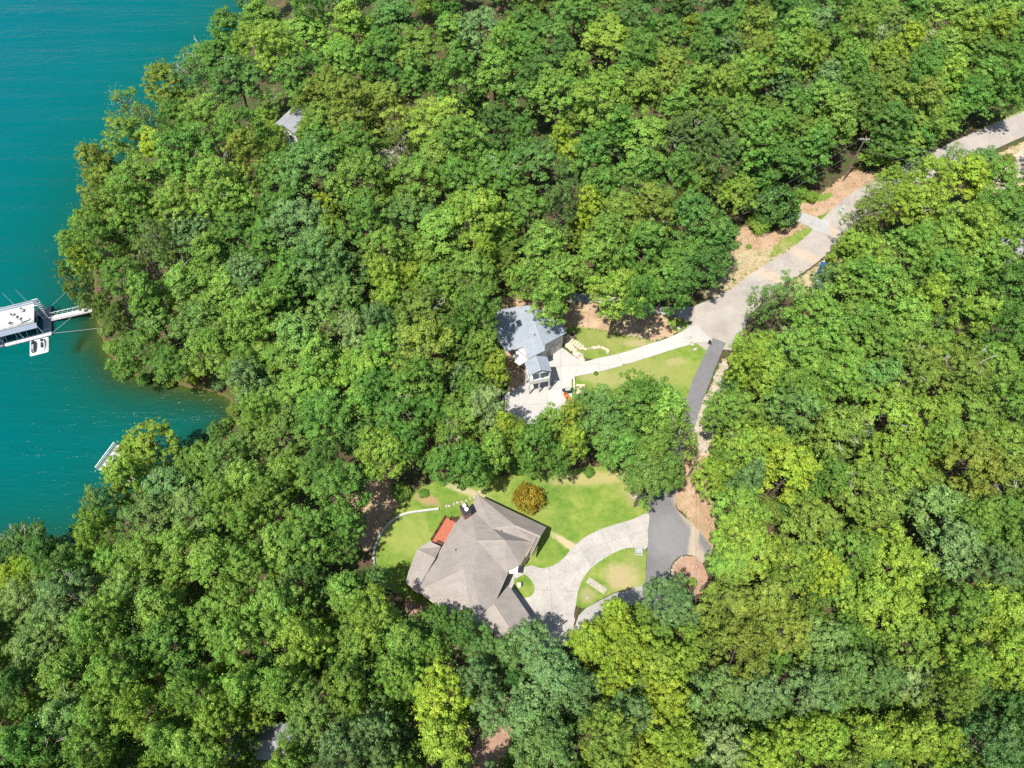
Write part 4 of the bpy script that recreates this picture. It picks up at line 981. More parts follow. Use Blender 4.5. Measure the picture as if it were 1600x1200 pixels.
s2 = thing('stone_steps', 'buff stone steps from the lawn down to the garage court', 'steps', P(884,528))
for k in range(7):
    M4 = Matrix.Rotation(R(-38),4,'Z'); boxo('step', (k*.52,k*.52+.48,-.55,.55,0,.75-k*.1), M['buffstone'], s2, .02, M4)
# dark timbers by the lower drive
for (a, b2, lab) in (((906,951),(897,978),'long dark timber edging at the bottom of the driveway'),((878,976),(886,970),'short dark timber lying on the driveway')):
    a = P(*a); b2 = P(*b2); bm = bmesh.new(); d = (b2-a); beam(bm, a+Vector((0,0,.18)), b2+Vector((0,0,.18)), .12, 4); tag(obj('timber', bm, M['railwood']), lab, 'timber')
# fallen pale branches and roots at the lawn corner
g = random.Random(5); b = P(1000,776); t = thing('fallen_branches', 'heap of pale bare branches and roots under the tree by the turning area', 'branches', b)
for k in range(16):
    a = g.uniform(0,6.28); L = g.uniform(.8,2.0); bm = bmesh.new(); s = Vector((g.uniform(-.9,.9),g.uniform(-.5,.5),g.uniform(.05,.3))); e = s+Vector((math.cos(a)*L,math.sin(a)*L*.7,g.uniform(-.05,.5)))
    m_ = s.lerp(e,.5)+Vector((g.uniform(-.2,.2),g.uniform(-.2,.2),.1)); tube(bm, [s,m_,e], [.10,.07,.02], 6); obj('branch', bm, M['dead'], t)
stone_run('root_flare', 'pale exposed rocks and roots at the corner of the lawn', 'rocks', [(991,772),(995,768),(999,774),(994,778)], .3, .9, GREY)
# cars
def car(px, py, rz, paint, label, z=0.03, group='parked cars'):
    b = P(px, py); t = thing('car', label, 'car', (b.x,b.y,z), rz, group); pm = simple('car_paint', paint, tuple(x*.9 for x in paint), 2, .25, 0, .1, .6)
    bm = bmesh.new(); prof = [(-2.2,.42,.78),(-2.0,.30,.92),(-1.0,.28,.95),(.9,.28,.95),(1.9,.30,.80),(2.25,.42,.62)]; w = .9; rings = []
    for x, z0, z1 in prof:
        k = .93 if abs(x) > 1.95 else 1; rings.append([bm.verts.new(v) for v in ((x,-w*k,z0),(x,w*k,z0),(x,w*k,z1-.12),(x,w*.86*k,z1),(x,-w*.86*k,z1),(x,-w*k,z1-.12))])
    for A, B in zip(rings, rings[1:]):
        for k in range(6): bm.faces.new((A[k],A[(k+1)%6],B[(k+1)%6],B[k]))
    bm.faces.new(rings[0][::-1]); bm.faces.new(rings[-1]); bmesh.ops.recalc_face_normals(bm, faces=bm.faces[:]); obj('body', bm, pm, t)
    bm = bmesh.new(); lo = [(-1.95,-.76),(1.05,-.76),(1.05,.76),(-1.95,.76)]; hi = [(-1.5,-.62),(.35,-.62),(.35,.62),(-1.5,.62)]
    A = [bm.verts.new((x,y,.9)) for x, y in lo]; B = [bm.verts.new((x,y,1.42)) for x, y in hi]
    for k in range(4): bm.faces.new((A[k],A[(k+1)%4],B[(k+1)%4],B[k]))
    bm.faces.new(B); obj('windows', bm, M['glass'], t)
    boxo('roof', (-1.5,.35,-.62,.62,1.422,1.47), pm, t, .015)
    for x in (-1.4,1.4):
        for y in (-.86,.86):
            bm = bmesh.new(); beam(bm, (x,y-.1,.32), (x,y+.1,.32), .32, 16); wh = obj('wheel', bm, M['black'], t); bm = bmesh.new(); s = 1 if y > 0 else -1; beam(bm, (x,y+s*.1,.32), (x,y+s*.115,.32), .19, 12); obj('rim', bm, M['metal'], wh)
    for y in (-.6,.6): boxo('headlight', (2.12,2.26,y-.18,y+.18,.58,.68), M['white'], t, .01); boxo('tail_light', (-2.24,-2.16,y-.2,y+.2,.62,.74), M['deckwood'], t)
car(1284,426,R(60),(.03,.12,.24),'dark blue car parked on the verge under the right-hand trees')
car(1276,452,R(70),(.62,.66,.68),'pale silver car under the trees behind the blue car')
#car(1600,246,R(-20),(.7,.7,.7),'white car on the gravel drive at the right edge')
# ------------------------------------------------------------------ trees
def unit(v): return v/np.maximum(np.linalg.norm(v, axis=-1, keepdims=True), 1e-9)
def sphere_pts(n, g):
    return unit(g.normal(size=(n,3)))
def leaf_cloud(centers, outward, size, g, flat=.55, tint=None, aspect=.62, up=.10):
    """one kite-shaped leaf spray per centre, facing roughly outward"""
    n = len(centers)
    nrm = unit(outward + g.normal(size=(n,3))*flat + np.array([0,0,up]))
    t = unit(np.cross(nrm, unit(g.normal(size=(n,3))))); b = np.cross(nrm, t)
    L = size*g.uniform(.65,1.35,(n,1)); W = L*aspect
    droop = nrm*L*g.uniform(-.25,.05,(n,1))
    v = np.stack([centers - t*L*.5, centers + b*W*.5 + nrm*L*.04, centers + t*L*.5 + droop, centers - b*W*.5 + nrm*L*.04], 1).reshape(-1,3)
    f = np.arange(4*n).reshape(n,4)
    tt = np.repeat((tint if tint is not None else np.full(n,.5)), 4)
    return v, f, tt
def cloud_mesh(name, parts, mat):
    off = 0; V = []; Fs = []; T = []
    for v, f, t in parts: V.append(v); Fs.append(f+off); T.append(t); off += len(v)
    V = np.concatenate(V); Fs = np.concatenate(Fs); T = np.concatenate(T)
    me = bpy.data.meshes.new(name); nv, nf = len(V), len(Fs)
    me.vertices.add(nv); me.vertices.foreach_set('co', V.astype(np.float32).ravel())
    me.loops.add(nf*4); me.loops.foreach_set('vertex_index', Fs.astype(np.int32).ravel())
    me.polygons.add(nf); me.polygons.foreach_set('loop_start', np.arange(0,nf*4,4,dtype=np.int32)); me.polygons.foreach_set('loop_total', np.full(nf,4,dtype=np.int32))
    me.update(calc_edges=True)
    a = me.attributes.new('tint','FLOAT','POINT'); a.data.foreach_set('value', np.clip(T,0,1).astype(np.float32))
    me.materials.append(mat); return me
CR, CH, CZ = 4.5, 5.5, 10.2                      # crown radius, half height, centre height of a prototype
def crown_broad(seed, nl=17, leaf=.34, shape='round', sub=15, per=46, hole=.0):
    leaf *= .66; per = int(per*1.75)
    g = np.random.default_rng(seed); parts = []; lobes = []
    k = 0
    while len(lobes) < nl and k < 4000:
        k += 1
        d = sphere_pts(1, g)[0]
        if d[2] < -.55: continue
        rr = g.uniform(.45,.78)
        if shape == 'tall': p = d*np.array([CR*.62, CR*.62, CH*1.15])*rr; p[:2] *= np.clip(1.15-.5*(p[2]/CH+.3), .35, 1.15)
        elif shape == 'flat': p = d*np.array([CR*1.0, CR*1.0, CH*.62])*rr
        else: p = d*np.array([CR, CR, CH])*rr*g.uniform(.88,1.1)
        r = g.uniform(1.05,1.75)*(.85 if shape == 'tall' else 1)
        if all(np.linalg.norm(p-q) > .80*(r+s) for q, s in lobes): lobes.append((p, r))
        elif k > 2500: lobes.append((p, r))
    lobes.append((np.array([0,0,CH*.55 if shape != 'flat' else CH*.35]), 1.7))
    for p, r in lobes:
        ns = int(sub*1.25*(r/1.5)**2)
        if g.uniform() < hole: ns = int(ns*.35)
        d = sphere_pts(ns*2, g); d = d[d[:,2] > -.45][:ns]
        sc = p + d*r*g.uniform(.50,1.24,(len(d),1))*np.array([1,1,.85])
        lt = g.uniform(.35,.65)
        for c, dd in zip(sc, d):
            sr = g.uniform(.25,.54); n = int(per*(sr/.5)**1.6)
            q = sphere_pts(n, g); q[:,2] = np.abs(q[:,2])*.8 + q[:,2]*.2
            pos = c + q*sr*g.uniform(.55,1.1,(n,1))
            parts.append(leaf_cloud(pos, q*.85 + dd*.5, leaf, g, .36, lt + g.normal(0,.13,n) + g.uniform(-.14,.14)))
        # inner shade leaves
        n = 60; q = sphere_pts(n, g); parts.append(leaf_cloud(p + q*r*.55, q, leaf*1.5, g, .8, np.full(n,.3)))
    # stray sprays breaking the outline
    n = 260; q = sphere_pts(n, g); q = q[q[:,2] > -.3]
    e = np.array([CR*(.66 if shape == 'tall' else 1), CR*(.66 if shape == 'tall' else 1), CH*(.62 if shape == 'flat' else 1)])
    parts.append(leaf_cloud(q*e*g.uniform(.85,1.06,(len(q),1)), q, leaf, g, .9, g.uniform(.4,.8,len(q))))
    vv = [(v + np.array([0,0,CZ]), f, t) for v, f, t in parts]
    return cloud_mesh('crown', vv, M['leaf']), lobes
def crown_pine(seed):
    g = np.random.default_rng(seed); parts = []; lobes = []
    for i in range(26):
        h = g.uniform(-1.0,1.0); rad = CR*.72*(1-.55*max(0,h))*g.uniform(.3,1)
        a = g.uniform(0,2*math.pi); p = np.array([math.cos(a)*rad, math.sin(a)*rad, h*CH]); lobes.append((p, 1.0))
        for j in range(9):
            c = p + g.normal(0,.55,3)*np.array([1,1,.5]); n = 34
            q = sphere_pts(n, g); q[:,2] = np.abs(q[:,2])
            parts.append(leaf_cloud(c+q*.42*g.uniform(.4,1,(n,1)), q, .46, g, 1.1, .5+g.normal(0,.15,n), .22))
    vv = [(v + np.array([0,0,CZ]), f, t) for v, f, t in parts]
    return cloud_mesh('crown', vv, M['leaf']), lobes
def shrub_mesh(seed, tight=False, leaf=.22):
    """low round bush of radius 1 metre-ish, base on the ground; scaled per plant"""
    g = np.random.default_rng(seed); parts = []
    n = 95
    d = sphere_pts(n*2, g); d = d[d[:,2] > -.35][:n]
    for dd in d:
        c = dd*np.array([1,1,.85])*g.uniform(.80 if tight else .6, 1.0) + np.array([0,0,.8]); m = 44
        q = sphere_pts(m, g); pos = c + q*(.17 if tight else .24)*g.uniform(.5,1.1,(m,1))
        parts.append(leaf_cloud(pos, q*.6+dd*.8, leaf*.5, g, .6, .5+g.normal(0,.17,m)+g.uniform(-.1,.1)))
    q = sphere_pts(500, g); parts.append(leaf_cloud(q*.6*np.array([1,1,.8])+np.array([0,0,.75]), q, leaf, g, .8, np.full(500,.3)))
    return cloud_mesh('crown', parts, M['leaf'])
def trunk_mesh(seed, lobes, low=False):
    g = random.Random(seed); bm = bmesh.new()
    lean = Vector((g.uniform(-.5,.5), g.uniform(-.5,.5), 0)); top = CZ + 1.6
    pts = [Vector((0,0,-.6)), Vector((0,0,.2)), lean*.2+Vector((0,0,3)), lean*.6+Vector((0,0,6.5)), lean+Vector((0,0,CZ-.5)), lean*1.2+Vector((0,0,top))]
    tube(bm, pts, [.34,.27,.22,.18,.13,.05], 7)
    for p, r in lobes[:13]:
        e = Vector((float(p[0])*.95, float(p[1])*.95, float(p[2])+CZ))
        z0 = max(4.2, min(e.z-1.2, CZ+.6)); t = (z0-3)/(CZ-3); s = lean*min(1,max(.2,t)) + Vector((0,0,z0))
        mid = s.lerp(e,.5) + Vector((g.uniform(-.3,.3),g.uniform(-.3,.3),.25))
        tube(bm, [s, mid, e], [.10,.07,.025], 5)
        for k in range(2):
            q = e + Vector((g.uniform(-1,1),g.uniform(-1,1),g.uniform(.1,1.0)))*r*.75
            tube(bm, [mid.lerp(e,.6), q], [.04,.012], 4)
    me = bpy.data.meshes.new('trunk'); bm.to_mesh(me); bm.free(); me.materials.append(M['bark']); return me
def twig_mesh(seed):
    """bare pale branches that stick out of a thin crown"""
    g = random.Random(seed); bm = bmesh.new()
    for k in range(7):
        a = g.uniform(0,6.28); rr = g.uniform(1.5,3.6); e = Vector((math.cos(a)*rr, math.sin(a)*rr, CZ+g.uniform(2.0,4.0)))
        s = Vector((math.cos(a)*.6, math.sin(a)*.6, CZ+g.uniform(-1,1))); m_ = s.lerp(e,.55)+Vector((g.uniform(-.4,.4),g.uniform(-.4,.4),.2))
        tube(bm, [s,m_,e], [.06,.042,.012], 5)
        for j in range(3):
            q = m_.lerp(e, g.uniform(.1,.9)); tube(bm, [q, q+Vector((g.uniform(-.9,.9),g.uniform(-.9,.9),g.uniform(0,.6)))], [.035,.01], 4)
    me = bpy.data.meshes.new('bare_branches'); bm.to_mesh(me); bm.free(); me.materials.append(M['dead']); return me

PROTO = {'round': [], 'tall': [], 'flat': [], 'thin': [], 'pine': []}
for i in range(5): PROTO['round'].append(crown_broad(100+i, 18))
for i in range(3): PROTO['tall'].append(crown_broad(200+i, 18, .34, 'tall', 15, 44))
for i in range(3): PROTO['flat'].append(crown_broad(300+i, 17, .34, 'flat', 15, 46))
for i in range(2): PROTO['thin'].append(crown_broad(400+i, 15, .32, 'round', 11, 26, .35))
for i in range(2): PROTO['pine'].append(crown_pine(500+i))
PROTO = {k: [(cm, trunk_mesh(i*7+len(k), lb)) for i, (cm, lb) in enumerate(v)] for k, v in PROTO.items()}
TWIGS = [twig_mesh(i) for i in range(4)]
SHRUBS = [shrub_mesh(31), shrub_mesh(32), shrub_mesh(33, True)]

COL = {'D': (.066,.142,.034), 'G': (.100,.205,.036), 'L': (.165,.278,.046), 'Y': (.270,.345,.032), 'O': (.185,.228,.036),
       'B': (.135,.222,.085), 'P': (.105,.170,.052), 'W': (.32,.37,.19), 'R': (.24,.185,.022)}
WORD = {'D':'dark green','G':'mid green','L':'fresh green','Y':'yellow-lime','O':'olive','B':'grey-green','P':'dull green','W':'pale cream-green','YL':'lime green','LY':'light lime',
        'OL':'olive-lime','LO':'olive-green','OG':'deep olive','GO':'deep olive','OD':'dark olive','DO':'dark olive','BL':'pale grey-green','LB':'pale grey-green','BG':'bluish green','GB':'bluish green',
        'BD':'dark grey-green','DG':'deep green','GD':'deep green','LG':'leaf green','GL':'leaf green','OY':'mustard olive','YO':'mustard olive','BO':'greyish olive','OB':'greyish olive','OP':'greyish olive','PO':'greyish olive','R':'rust-orange','WL':'pale lime'}
TREES = """
405,25,36,L 355,48,30,G 392,66,28,LY 330,92,42,G 366,118,42,D 300,112,30,GB@thin 254,124,28,O 260,155,20,O 195,163,26,L@thin 226,182,20,B@thin 270,178,24,G
322,186,40,L 375,200,32,G 200,214,32,L 240,226,26,Y 150,254,32,O 163,292,34,O 215,276,40,L 290,232,42,G 300,272,38,LG 342,288,40,L 384,238,28,O
428,72,36,LY 480,52,40,L@tall 466,112,38,G 546,36,36,LY@tall 534,92,36,L 482,14,24,G 612,24,40,GB 602,72,38,G 652,66,40,OG 706,46,34,L 752,40,38,B 788,62,28,L
712,120,40,G 650,116,28,G 772,118,38,LG 510,130,34,O 546,162,34,O 592,166,44,O 502,188,36,OL 420,158,22,L@thin 480,206,17,OL 468,166,15,OL 540,198,36,O 684,192,48,LY 718,214,38,L 782,190,30,D
690,238,42,L 742,242,40,GL 622,226,30,OD@thin 556,228,34,G 502,220,34,G 478,258,48,GB 430,272,34,G 562,278,44,LG 652,278,40,L 722,280,34,G 612,288,18,Y 784,266,36,G 430,236,20,LO
820,28,30,G 852,58,36,GD 816,84,30,G 882,92,28,D 900,14,38,G 956,52,44,LY@flat 992,28,28,D 1036,46,34,G 1000,76,30,G 1082,40,22,OY 1120,46,34,GD 1136,72,24,B 1152,24,24,G 1182,48,30,O 1192,88,28,O
1096,86,24,G 1044,104,38,OL 986,106,32,G 902,106,28,L 842,118,32,D 814,152,32,DG 872,142,42,LG 948,152,46,LY 1010,138,30,OL 1086,132,30,L 1130,132,30,LO 1166,116,28,L 1062,168,34,GL
1110,186,34,G@pine 1152,172,34,LG 1062,216,36,P@pine 1102,226,34,P@pine 1010,212,38,L 962,192,28,G 876,214,18,Y@tall 896,238,22,Y@tall 924,242,34,G 830,246,38,GB 820,214,24,G 1000,266,38,G 1060,270,28,GD
1132,250,32,P@pine 1182,212,34,GL 1172,246,28,D!.85 1196,276,20,G!.6 1076,292,16,Y 942,286,28,G 882,288,32,P@pine
1216,18,28,D 1252,14,28,DG 1312,14,26,G 1352,16,28,L 1388,20,28,LO 1428,16,24,G 1472,18,34,L 1522,14,30,G 1572,20,34,L 1276,42,28,B 1246,52,32,L@tall 1216,66,24,G 1340,46,28,LO 1396,38,22,OB 1506,48,34,LY@tall 1562,40,24,YL 1592,60,24,G
1424,60,22,Y 1450,66,13,W 1370,60,14,W 1402,58,20,B 1336,82,30,L 1386,90,30,YL 1302,66,26,G 1266,82,24,LY 1230,92,30,L 1480,76,34,L 1450,96,28,G 1532,76,30,G 1572,92,30,G 1330,112,28,G 1290,126,28,B
1220,122,30,B 1386,120,32,OG 1440,126,32,G 1482,122,32,LY 1540,120,32,G 1586,126,24,G 1346,150,34,G 1282,160,34,LG 1242,170,32,G 1392,150,28,OL 1446,156,30,O 1510,146,32,G!.9 1562,152,30,G!.85 1308,186,36,L 1250,206,34,OG
1216,194,28,L 1392,184,32,DG 1442,190,36,OG 1484,178,26,L!.8 1430,212,30,G!.75 1390,226,24,G!.6 1228,246,32,GD!.8 1276,226,30,G 1362,244,16,L!.4 1262,272,16,GD!.45
1494,240,18,LB@thin!.6 1540,250,24,GB!.65 1460,272,30,YL 1512,272,32,Y 1562,278,34,L 1432,262,20,LB@thin
112,376,20,L 138,352,24,L 168,332,32,LO 156,372,32,G 204,312,34,L 216,348,28,G 244,366,24,OB@thin 226,392,24,OB@thin 132,408,24,YL 186,428,30,G 116,446,24,PO@pine 142,462,26,PO@pine 164,484,22,PO@pine 188,500,22,PO@pine
230,462,32,LG 276,322,34,OL 300,356,34,B 362,312,34,L 372,362,38,G 330,402,38,L 290,442,40,LG 240,492,34,GB 222,540,32,G 196,566,26,G 262,566,30,G 312,502,40,LB 332,546,38,L 362,452,40,L 386,420,34,B 388,504,34,L 384,574,38,L
430,332,38,G 416,376,34,G 470,338,42,B 510,328,22,Y 516,362,20,YL 570,346,38,G 640,326,38,GB 600,386,34,L 690,358,42,L 746,332,42,LY 792,344,24,L 756,392,20,YL 500,402,42,BG 460,424,34,G 534,428,40,GB 430,452,40,G 412,486,34,L
602,438,30,YL 640,436,26,Y 612,472,24,LY 682,442,34,L 730,432,42,L 528,474,40,LB 592,502,24,B 660,490,42,OD 556,520,26,WL 602,544,34,L 470,522,42,LB 438,562,44,L 500,566,38,L 570,578,42,LY 664,546,44,O 746,482,34,G 716,522,32,G 754,544,26,L 716,586,24,B
650,592,38,L 776,574,24,YL 740,608,26,G
822,330,38,G 872,332,32,P@pine 920,322,24,Y@tall 914,352,20,Y 852,386,38,LG 970,332,38,OL 1022,328,36,O 1090,340,42,DG 1120,374,40,DG 952,372,38,L 1012,378,36,G 930,402,32,L 996,374,16,YL 1066,402,36,G 1042,432,34,GL
1098,412,34,DG 872,430,36,L 858,462,30,L 966,452,42,LY@flat 1010,442,22,L 816,436,22,L 1000,462,24,G 1060,448,26,GD
1192,470,24,LB@thin 1232,456,30,LB@thin 1276,482,34,L 1182,548,36,YL 1166,574,24,YL 1198,584,34,LY 1346,336,28,OG@thin 1372,318,32,OL@thin 1322,394,26,LY 1346,392,36,LY 1340,432,34,L 1420,318,30,YL 1452,326,36,YL 1420,386,34,L
1472,376,38,L 1512,352,42,LY 1562,328,38,G 1582,384,32,L 1540,412,34,L 1470,422,34,LG 1390,452,46,L 1360,492,42,LG 1420,502,38,L 1452,462,28,YL 1504,434,28,L 1520,492,34,LY 1576,442,38,G 1582,512,38,G 1242,542,40,L 1292,522,34,L
1262,574,38,L 1330,562,38,L 1390,544,38,L 1440,544,34,L 1420,582,42,OG 1500,572,46,OG 1562,574,38,L 1372,592,34,GB
232,698,40,YL 196,742,36,LY 206,716,24,YL 164,790,28,BL 150,832,32,LY 266,762,46,BD 302,802,40,BO 232,806,42,BO 312,722,34,L 352,720,32,LB 388,692,32,LB 386,752,38,L 350,782,32,L 388,812,30,L 32,852,40,D 74,862,30,D 22,896,28,Y 64,892,26,LY 104,886,30,LB
180,882,36,L 230,874,40,L 282,862,40,L 332,872,38,L 388,882,34,L 402,648,30,L 390,596,32,B 118,866,18,D
422,622,44,LB 472,612,38,L 442,672,46,DO 512,652,42,G 570,622,38,L 622,652,36,G 590,600,32,G 596,706,44,LY@flat 500,722,34,GD 530,772,42,G 442,746,38,L 418,774,34,L 480,832,40,LG 438,852,40,L 540,812,28,G 720,652,38,L 700,690,32,LO@thin 762,632,26,WL 690,722,28,G
732,722,32,G 772,702,28,L 788,668,24,YL 640,692,28,G 672,640,34,G
812,682,24,LY 836,692,28,G 862,662,26,L 890,652,22,YO@tall 896,692,24,YL@tall 870,716,24,G 826,722,18,G 940,640,40,GB 962,692,42,G 1002,622,40,GL 1042,642,40,L 1060,682,34,OG@thin 1020,702,32,GO 1010,744,36,DO 1046,734,26,DO
1140,642,38,L 1162,702,38,LY 1112,742,26,YL 1132,722,26,L 1170,748,26,BD 1158,794,36,L 1152,834,40,LY 1184,864,40,LY 1142,884,34,L
1240,642,38,GB 1312,672,40,OG 1242,612,28,L 1312,612,34,L 1236,732,42,Y 1214,700,32,YL 1286,736,18,Y 1388,650,42,LY 1450,652,40,LY 1472,684,32,L 1520,642,42,L 1582,622,34,L 1582,692,38,LO 1512,722,42,O 1562,742,36,O 1400,722,42,LY
1350,762,42,OL 1302,742,28,G 1272,822,42,OL 1372,802,36,OL 1470,792,42,BL 1492,852,42,B 1514,822,32,LG 1562,802,34,G 1592,852,36,G 1400,872,46,YL 1332,862,36,L 1290,892,30,Y 1232,882,36,LY 1552,892,36,BD
42,942,40,BO 102,932,40,B 62,1002,44,BL 152,972,40,L 102,1052,40,L 202,932,38,LB 252,952,40,L 262,1002,40,G 222,1022,32,G 182,1052,38,L 162,1102,38,L 322,972,38,L 352,942,36,L 372,1002,38,L 302,1082,36,L 340,1116,36,LY 382,1072,34,L 384,1160,18,L!.8
222,1112,34,LY 262,1152,34,LG 302,1162,38,L 102,1122,40,BL 20,1070,30,D 40,1160,40,G 140,1170,36,L 336,1190,34,L
432,952,44,L 472,1002,38,LY 542,922,34,LG 582,962,40,LY 562,1012,40,L 632,1002,40,LG 680,968,24,G!.65 716,978,28,DG!.6 622,1052,34,L 542,1072,36,L 442,1072,36,L 492,1102,36,LB 478,1156,38,BL 532,1172,40,B 582,1140,32,B 450,1192,30,L 602,1190,32,BD
690,1088,42,Y 692,1150,46,YL 742,1062,32,B 768,1112,32,B 792,1016,28,BL!.75 1046,936,34,B 832,1006,34,B!.7 868,1060,44,B!.88 832,1112,44,B 902,1082,34,B 852,1164,44,BL 960,962,30,Y 922,1002,36,Y 972,1012,42,Y 1032,1042,38,YL 962,1062,30,Y 1032,1092,38,Y
986,1112,30,B 950,1152,40,OL 1050,1152,40,YL 1142,952,44,O 1202,942,42,O 1152,1012,44,O 1222,982,38,O 1122,1080,38,BL 1182,1082,38,B 1132,1172,38,WL 1184,1182,34,YL 1000,1190,30,YO
1290,1002,40,BL 1312,1052,36,BL 1270,1082,36,B 1370,1062,36,BL 1402,962,44,YL 1362,932,36,LY 1422,1002,36,LO 1442,1062,34,WL 1502,952,36,L 1552,952,44,YL 1562,1022,44,YL 1502,1042,32,LY 1482,1086,30,O 1572,1112,32,D 1542,1162,36,BD 1592,1172,32,D
1352,1152,40,YO 1422,1152,42,YO 1472,1162,34,YO 1292,1152,36,YL 1242,1162,36,YL 1320,1195,30,O
"""
def colour(code):
    return colour0(code)*.78 + np.array([.145,.255,.050])*.20 if code != 'R' else colour0(code)
def colour0(code):
    cs = np.array([COL[c] for c in code]); w = np.array([.62,.38])[:len(cs)] if len(cs) == 2 else np.array([1.0]); return (cs*w[:,None]).sum(0)
def region(px, py):
    if py < 620 and px < 790 and not (px > 640 and py < 100): return 'the lakeside wood'
    if px <= 560: return 'the lower left wood'
    if px < 1110 and 560 < py < 780: return 'the strip between the houses'
    if py > 900 and px < 1080: return 'the front wood'
    road = [(1090,520),(1206,425),(1280,372),(1336,315),(1420,268),(1540,212),(1700,150)]
    if px > 1090:
        for (a, b), (c, d) in zip(road, road[1:]):
            if a <= px < c: return 'the right-hand wood' if py > b+(d-b)*(px-a)/(c-a) else 'the wood above the road'
    return 'the wood above the road'
col_small = lambda r: 'small' if r < 24 else 'broad' if r > 39 else 'rounded'
SHAPE = {'tall':'tall narrow','flat':'wide flat-topped','thin':'sparse','pine':'needle-leaved'}
def place_tree(name, label, cat, group, proto, x, y, zb, rxy, rz_, col, spin, twigs=None):
    t = thing(name, label, cat, (x, y, zb), spin, group)
    cm, tm = proto
    c_ = bpy.data.objects.new('crown', cm); c_.color = (*col, 1); link(c_, t); c_.scale = (rxy, rxy, rz_)
    k_ = bpy.data.objects.new('trunk', tm); link(k_, t); k_.scale = (rxy, rxy, rz_)
    if twigs is not None:
        b_ = bpy.data.objects.new('bare_branches', twigs); link(b_, t); b_.scale = (rxy, rxy, rz_)
    return t
LAND = [('the boat dock',40,505),('the gangway',112,490),('the cove',290,630),('the small white dock',165,722),('the white lakeside house',452,182),('the hidden tan house',606,235),
        ('the grey-roofed house',825,520),('the pale driveway',1000,555),('the brown-roofed house',740,890),('the red deck',690,832),('the rust-orange shrub',825,780),('the turning area',1050,840),
        ('the road junction',1125,495),('the tall power pole',1330,250),('the short power pole',1080,725),('the dark evergreen bush',1212,326),('the blue car',1285,425),('the lower outbuilding',405,1155),
        ('the far road',1560,210),('the right-edge house',1588,358),('the bottom right corner',1600,1200),('the bottom left corner',0,1200),('the top right corner',1600,0),('the top edge middle',800,0),
        ('the right edge middle',1600,640),('the bottom edge middle',800,1200),('the planting island',1078,900)]
ORD = ['nearest','second','third','fourth','fifth','sixth','seventh','eighth','ninth','tenth','eleventh','twelfth','thirteenth','fourteenth','fifteenth','sixteenth','seventeenth','eighteenth']
DIRS = ['right of','upper right of','above','upper left of','left of','lower left of','below','lower right of']
spec = []
for ln in TREES.split():
    ln, hf = (ln.split('!')+['1'])[:2]; pos_, form = (ln.split('@')+[None])[:2]
    px, py, rp, code = pos_.split(','); px, py, rp = float(px), float(py), float(rp)
    r_ = random.Random(int(px*7+py*13)); fm = form or r_.choices(['round','flat','tall'], [.58,.12,.30])[0]
    r_.hf = float(hf); spec.append([px, py, rp, code, fm, r_])
# the 300 that show largest are trees of their own, the rest is one woodland mass
order = sorted(range(len(spec)), key=lambda i: -spec[i][2]*(2.0 if spec[i][4] in ('pine','thin') or spec[i][3] in ('Y','W','WL') else 1.0)); own = set(order[:300])
look = {}
for i in own:
    px, py, rp, code, fm, r_ = spec[i]
    lm = min(LAND, key=lambda l: math.hypot(px-l[1], py-l[2])); ang = math.degrees(math.atan2(lm[2]-py, px-lm[1])) % 360
    w = '%s %s %s' % (SHAPE.get(fm, col_small(rp)), WORD.get(code, WORD[code[0]]), 'pine' if fm == 'pine' else 'tree')
    look.setdefault((w, lm[0], DIRS[int((ang+22.5)//45) % 8]), []).append((math.hypot(px-lm[1], py-lm[2]), i))
LABEL = {}
for (w, l, dr), lst in look.items():
    for k, (_, i) in enumerate(sorted(lst)):
        LABEL[i] = ('%s %s %s' % (w, dr, l)) if len(lst) == 1 else ('%s %s %s %s, counting outward' % (ORD[k], w, dr, l))
placed = []; discs = []; mass = []
def stand(px, py, hs):
    zb = 0.0
    for _ in range(6):
        v = P(px, py, zb + (CZ+1.0)*hs); zb = max(gz(v.x, v.y), LAKE+.3)
    return v, zb
for i, (px, py, rp, code, form, r_) in enumerate(spec):
    hs = r_.uniform(.84,1.28)*(.80 if rp < 24 else 1.0)*r_.hf
    v, zb = stand(px, py, hs)
    s = rp*depth_at(v)/FPX/CR*1.2
    if form == 'tall': s *= 1.25
    col = colour(code)*r_.uniform(.88,1.12)
    discs.append((px, py, rp)); placed.append((v.x, v.y)); pi = r_.randrange(len(PROTO[form])); spin = r_.uniform(0,6.28)
    if i in own:
        tw = TWIGS[r_.randrange(4)] if form == 'thin' or code[0] == 'O' and r_.random() < .3 or r_.random() < .06 else None
        nm = {'pine':'pine_tree','thin':'sparse_tree','tall':'tall_tree'}.get(form, 'broadleaf_tree')
        place_tree(nm, LABEL[i], 'tree', 'trees in '+region(px, py), PROTO[form][pi], v.x, v.y, zb, s, hs, col, spin, tw)
    else: mass.append((v.x, v.y, zb, s, hs, col, spin, form, pi))

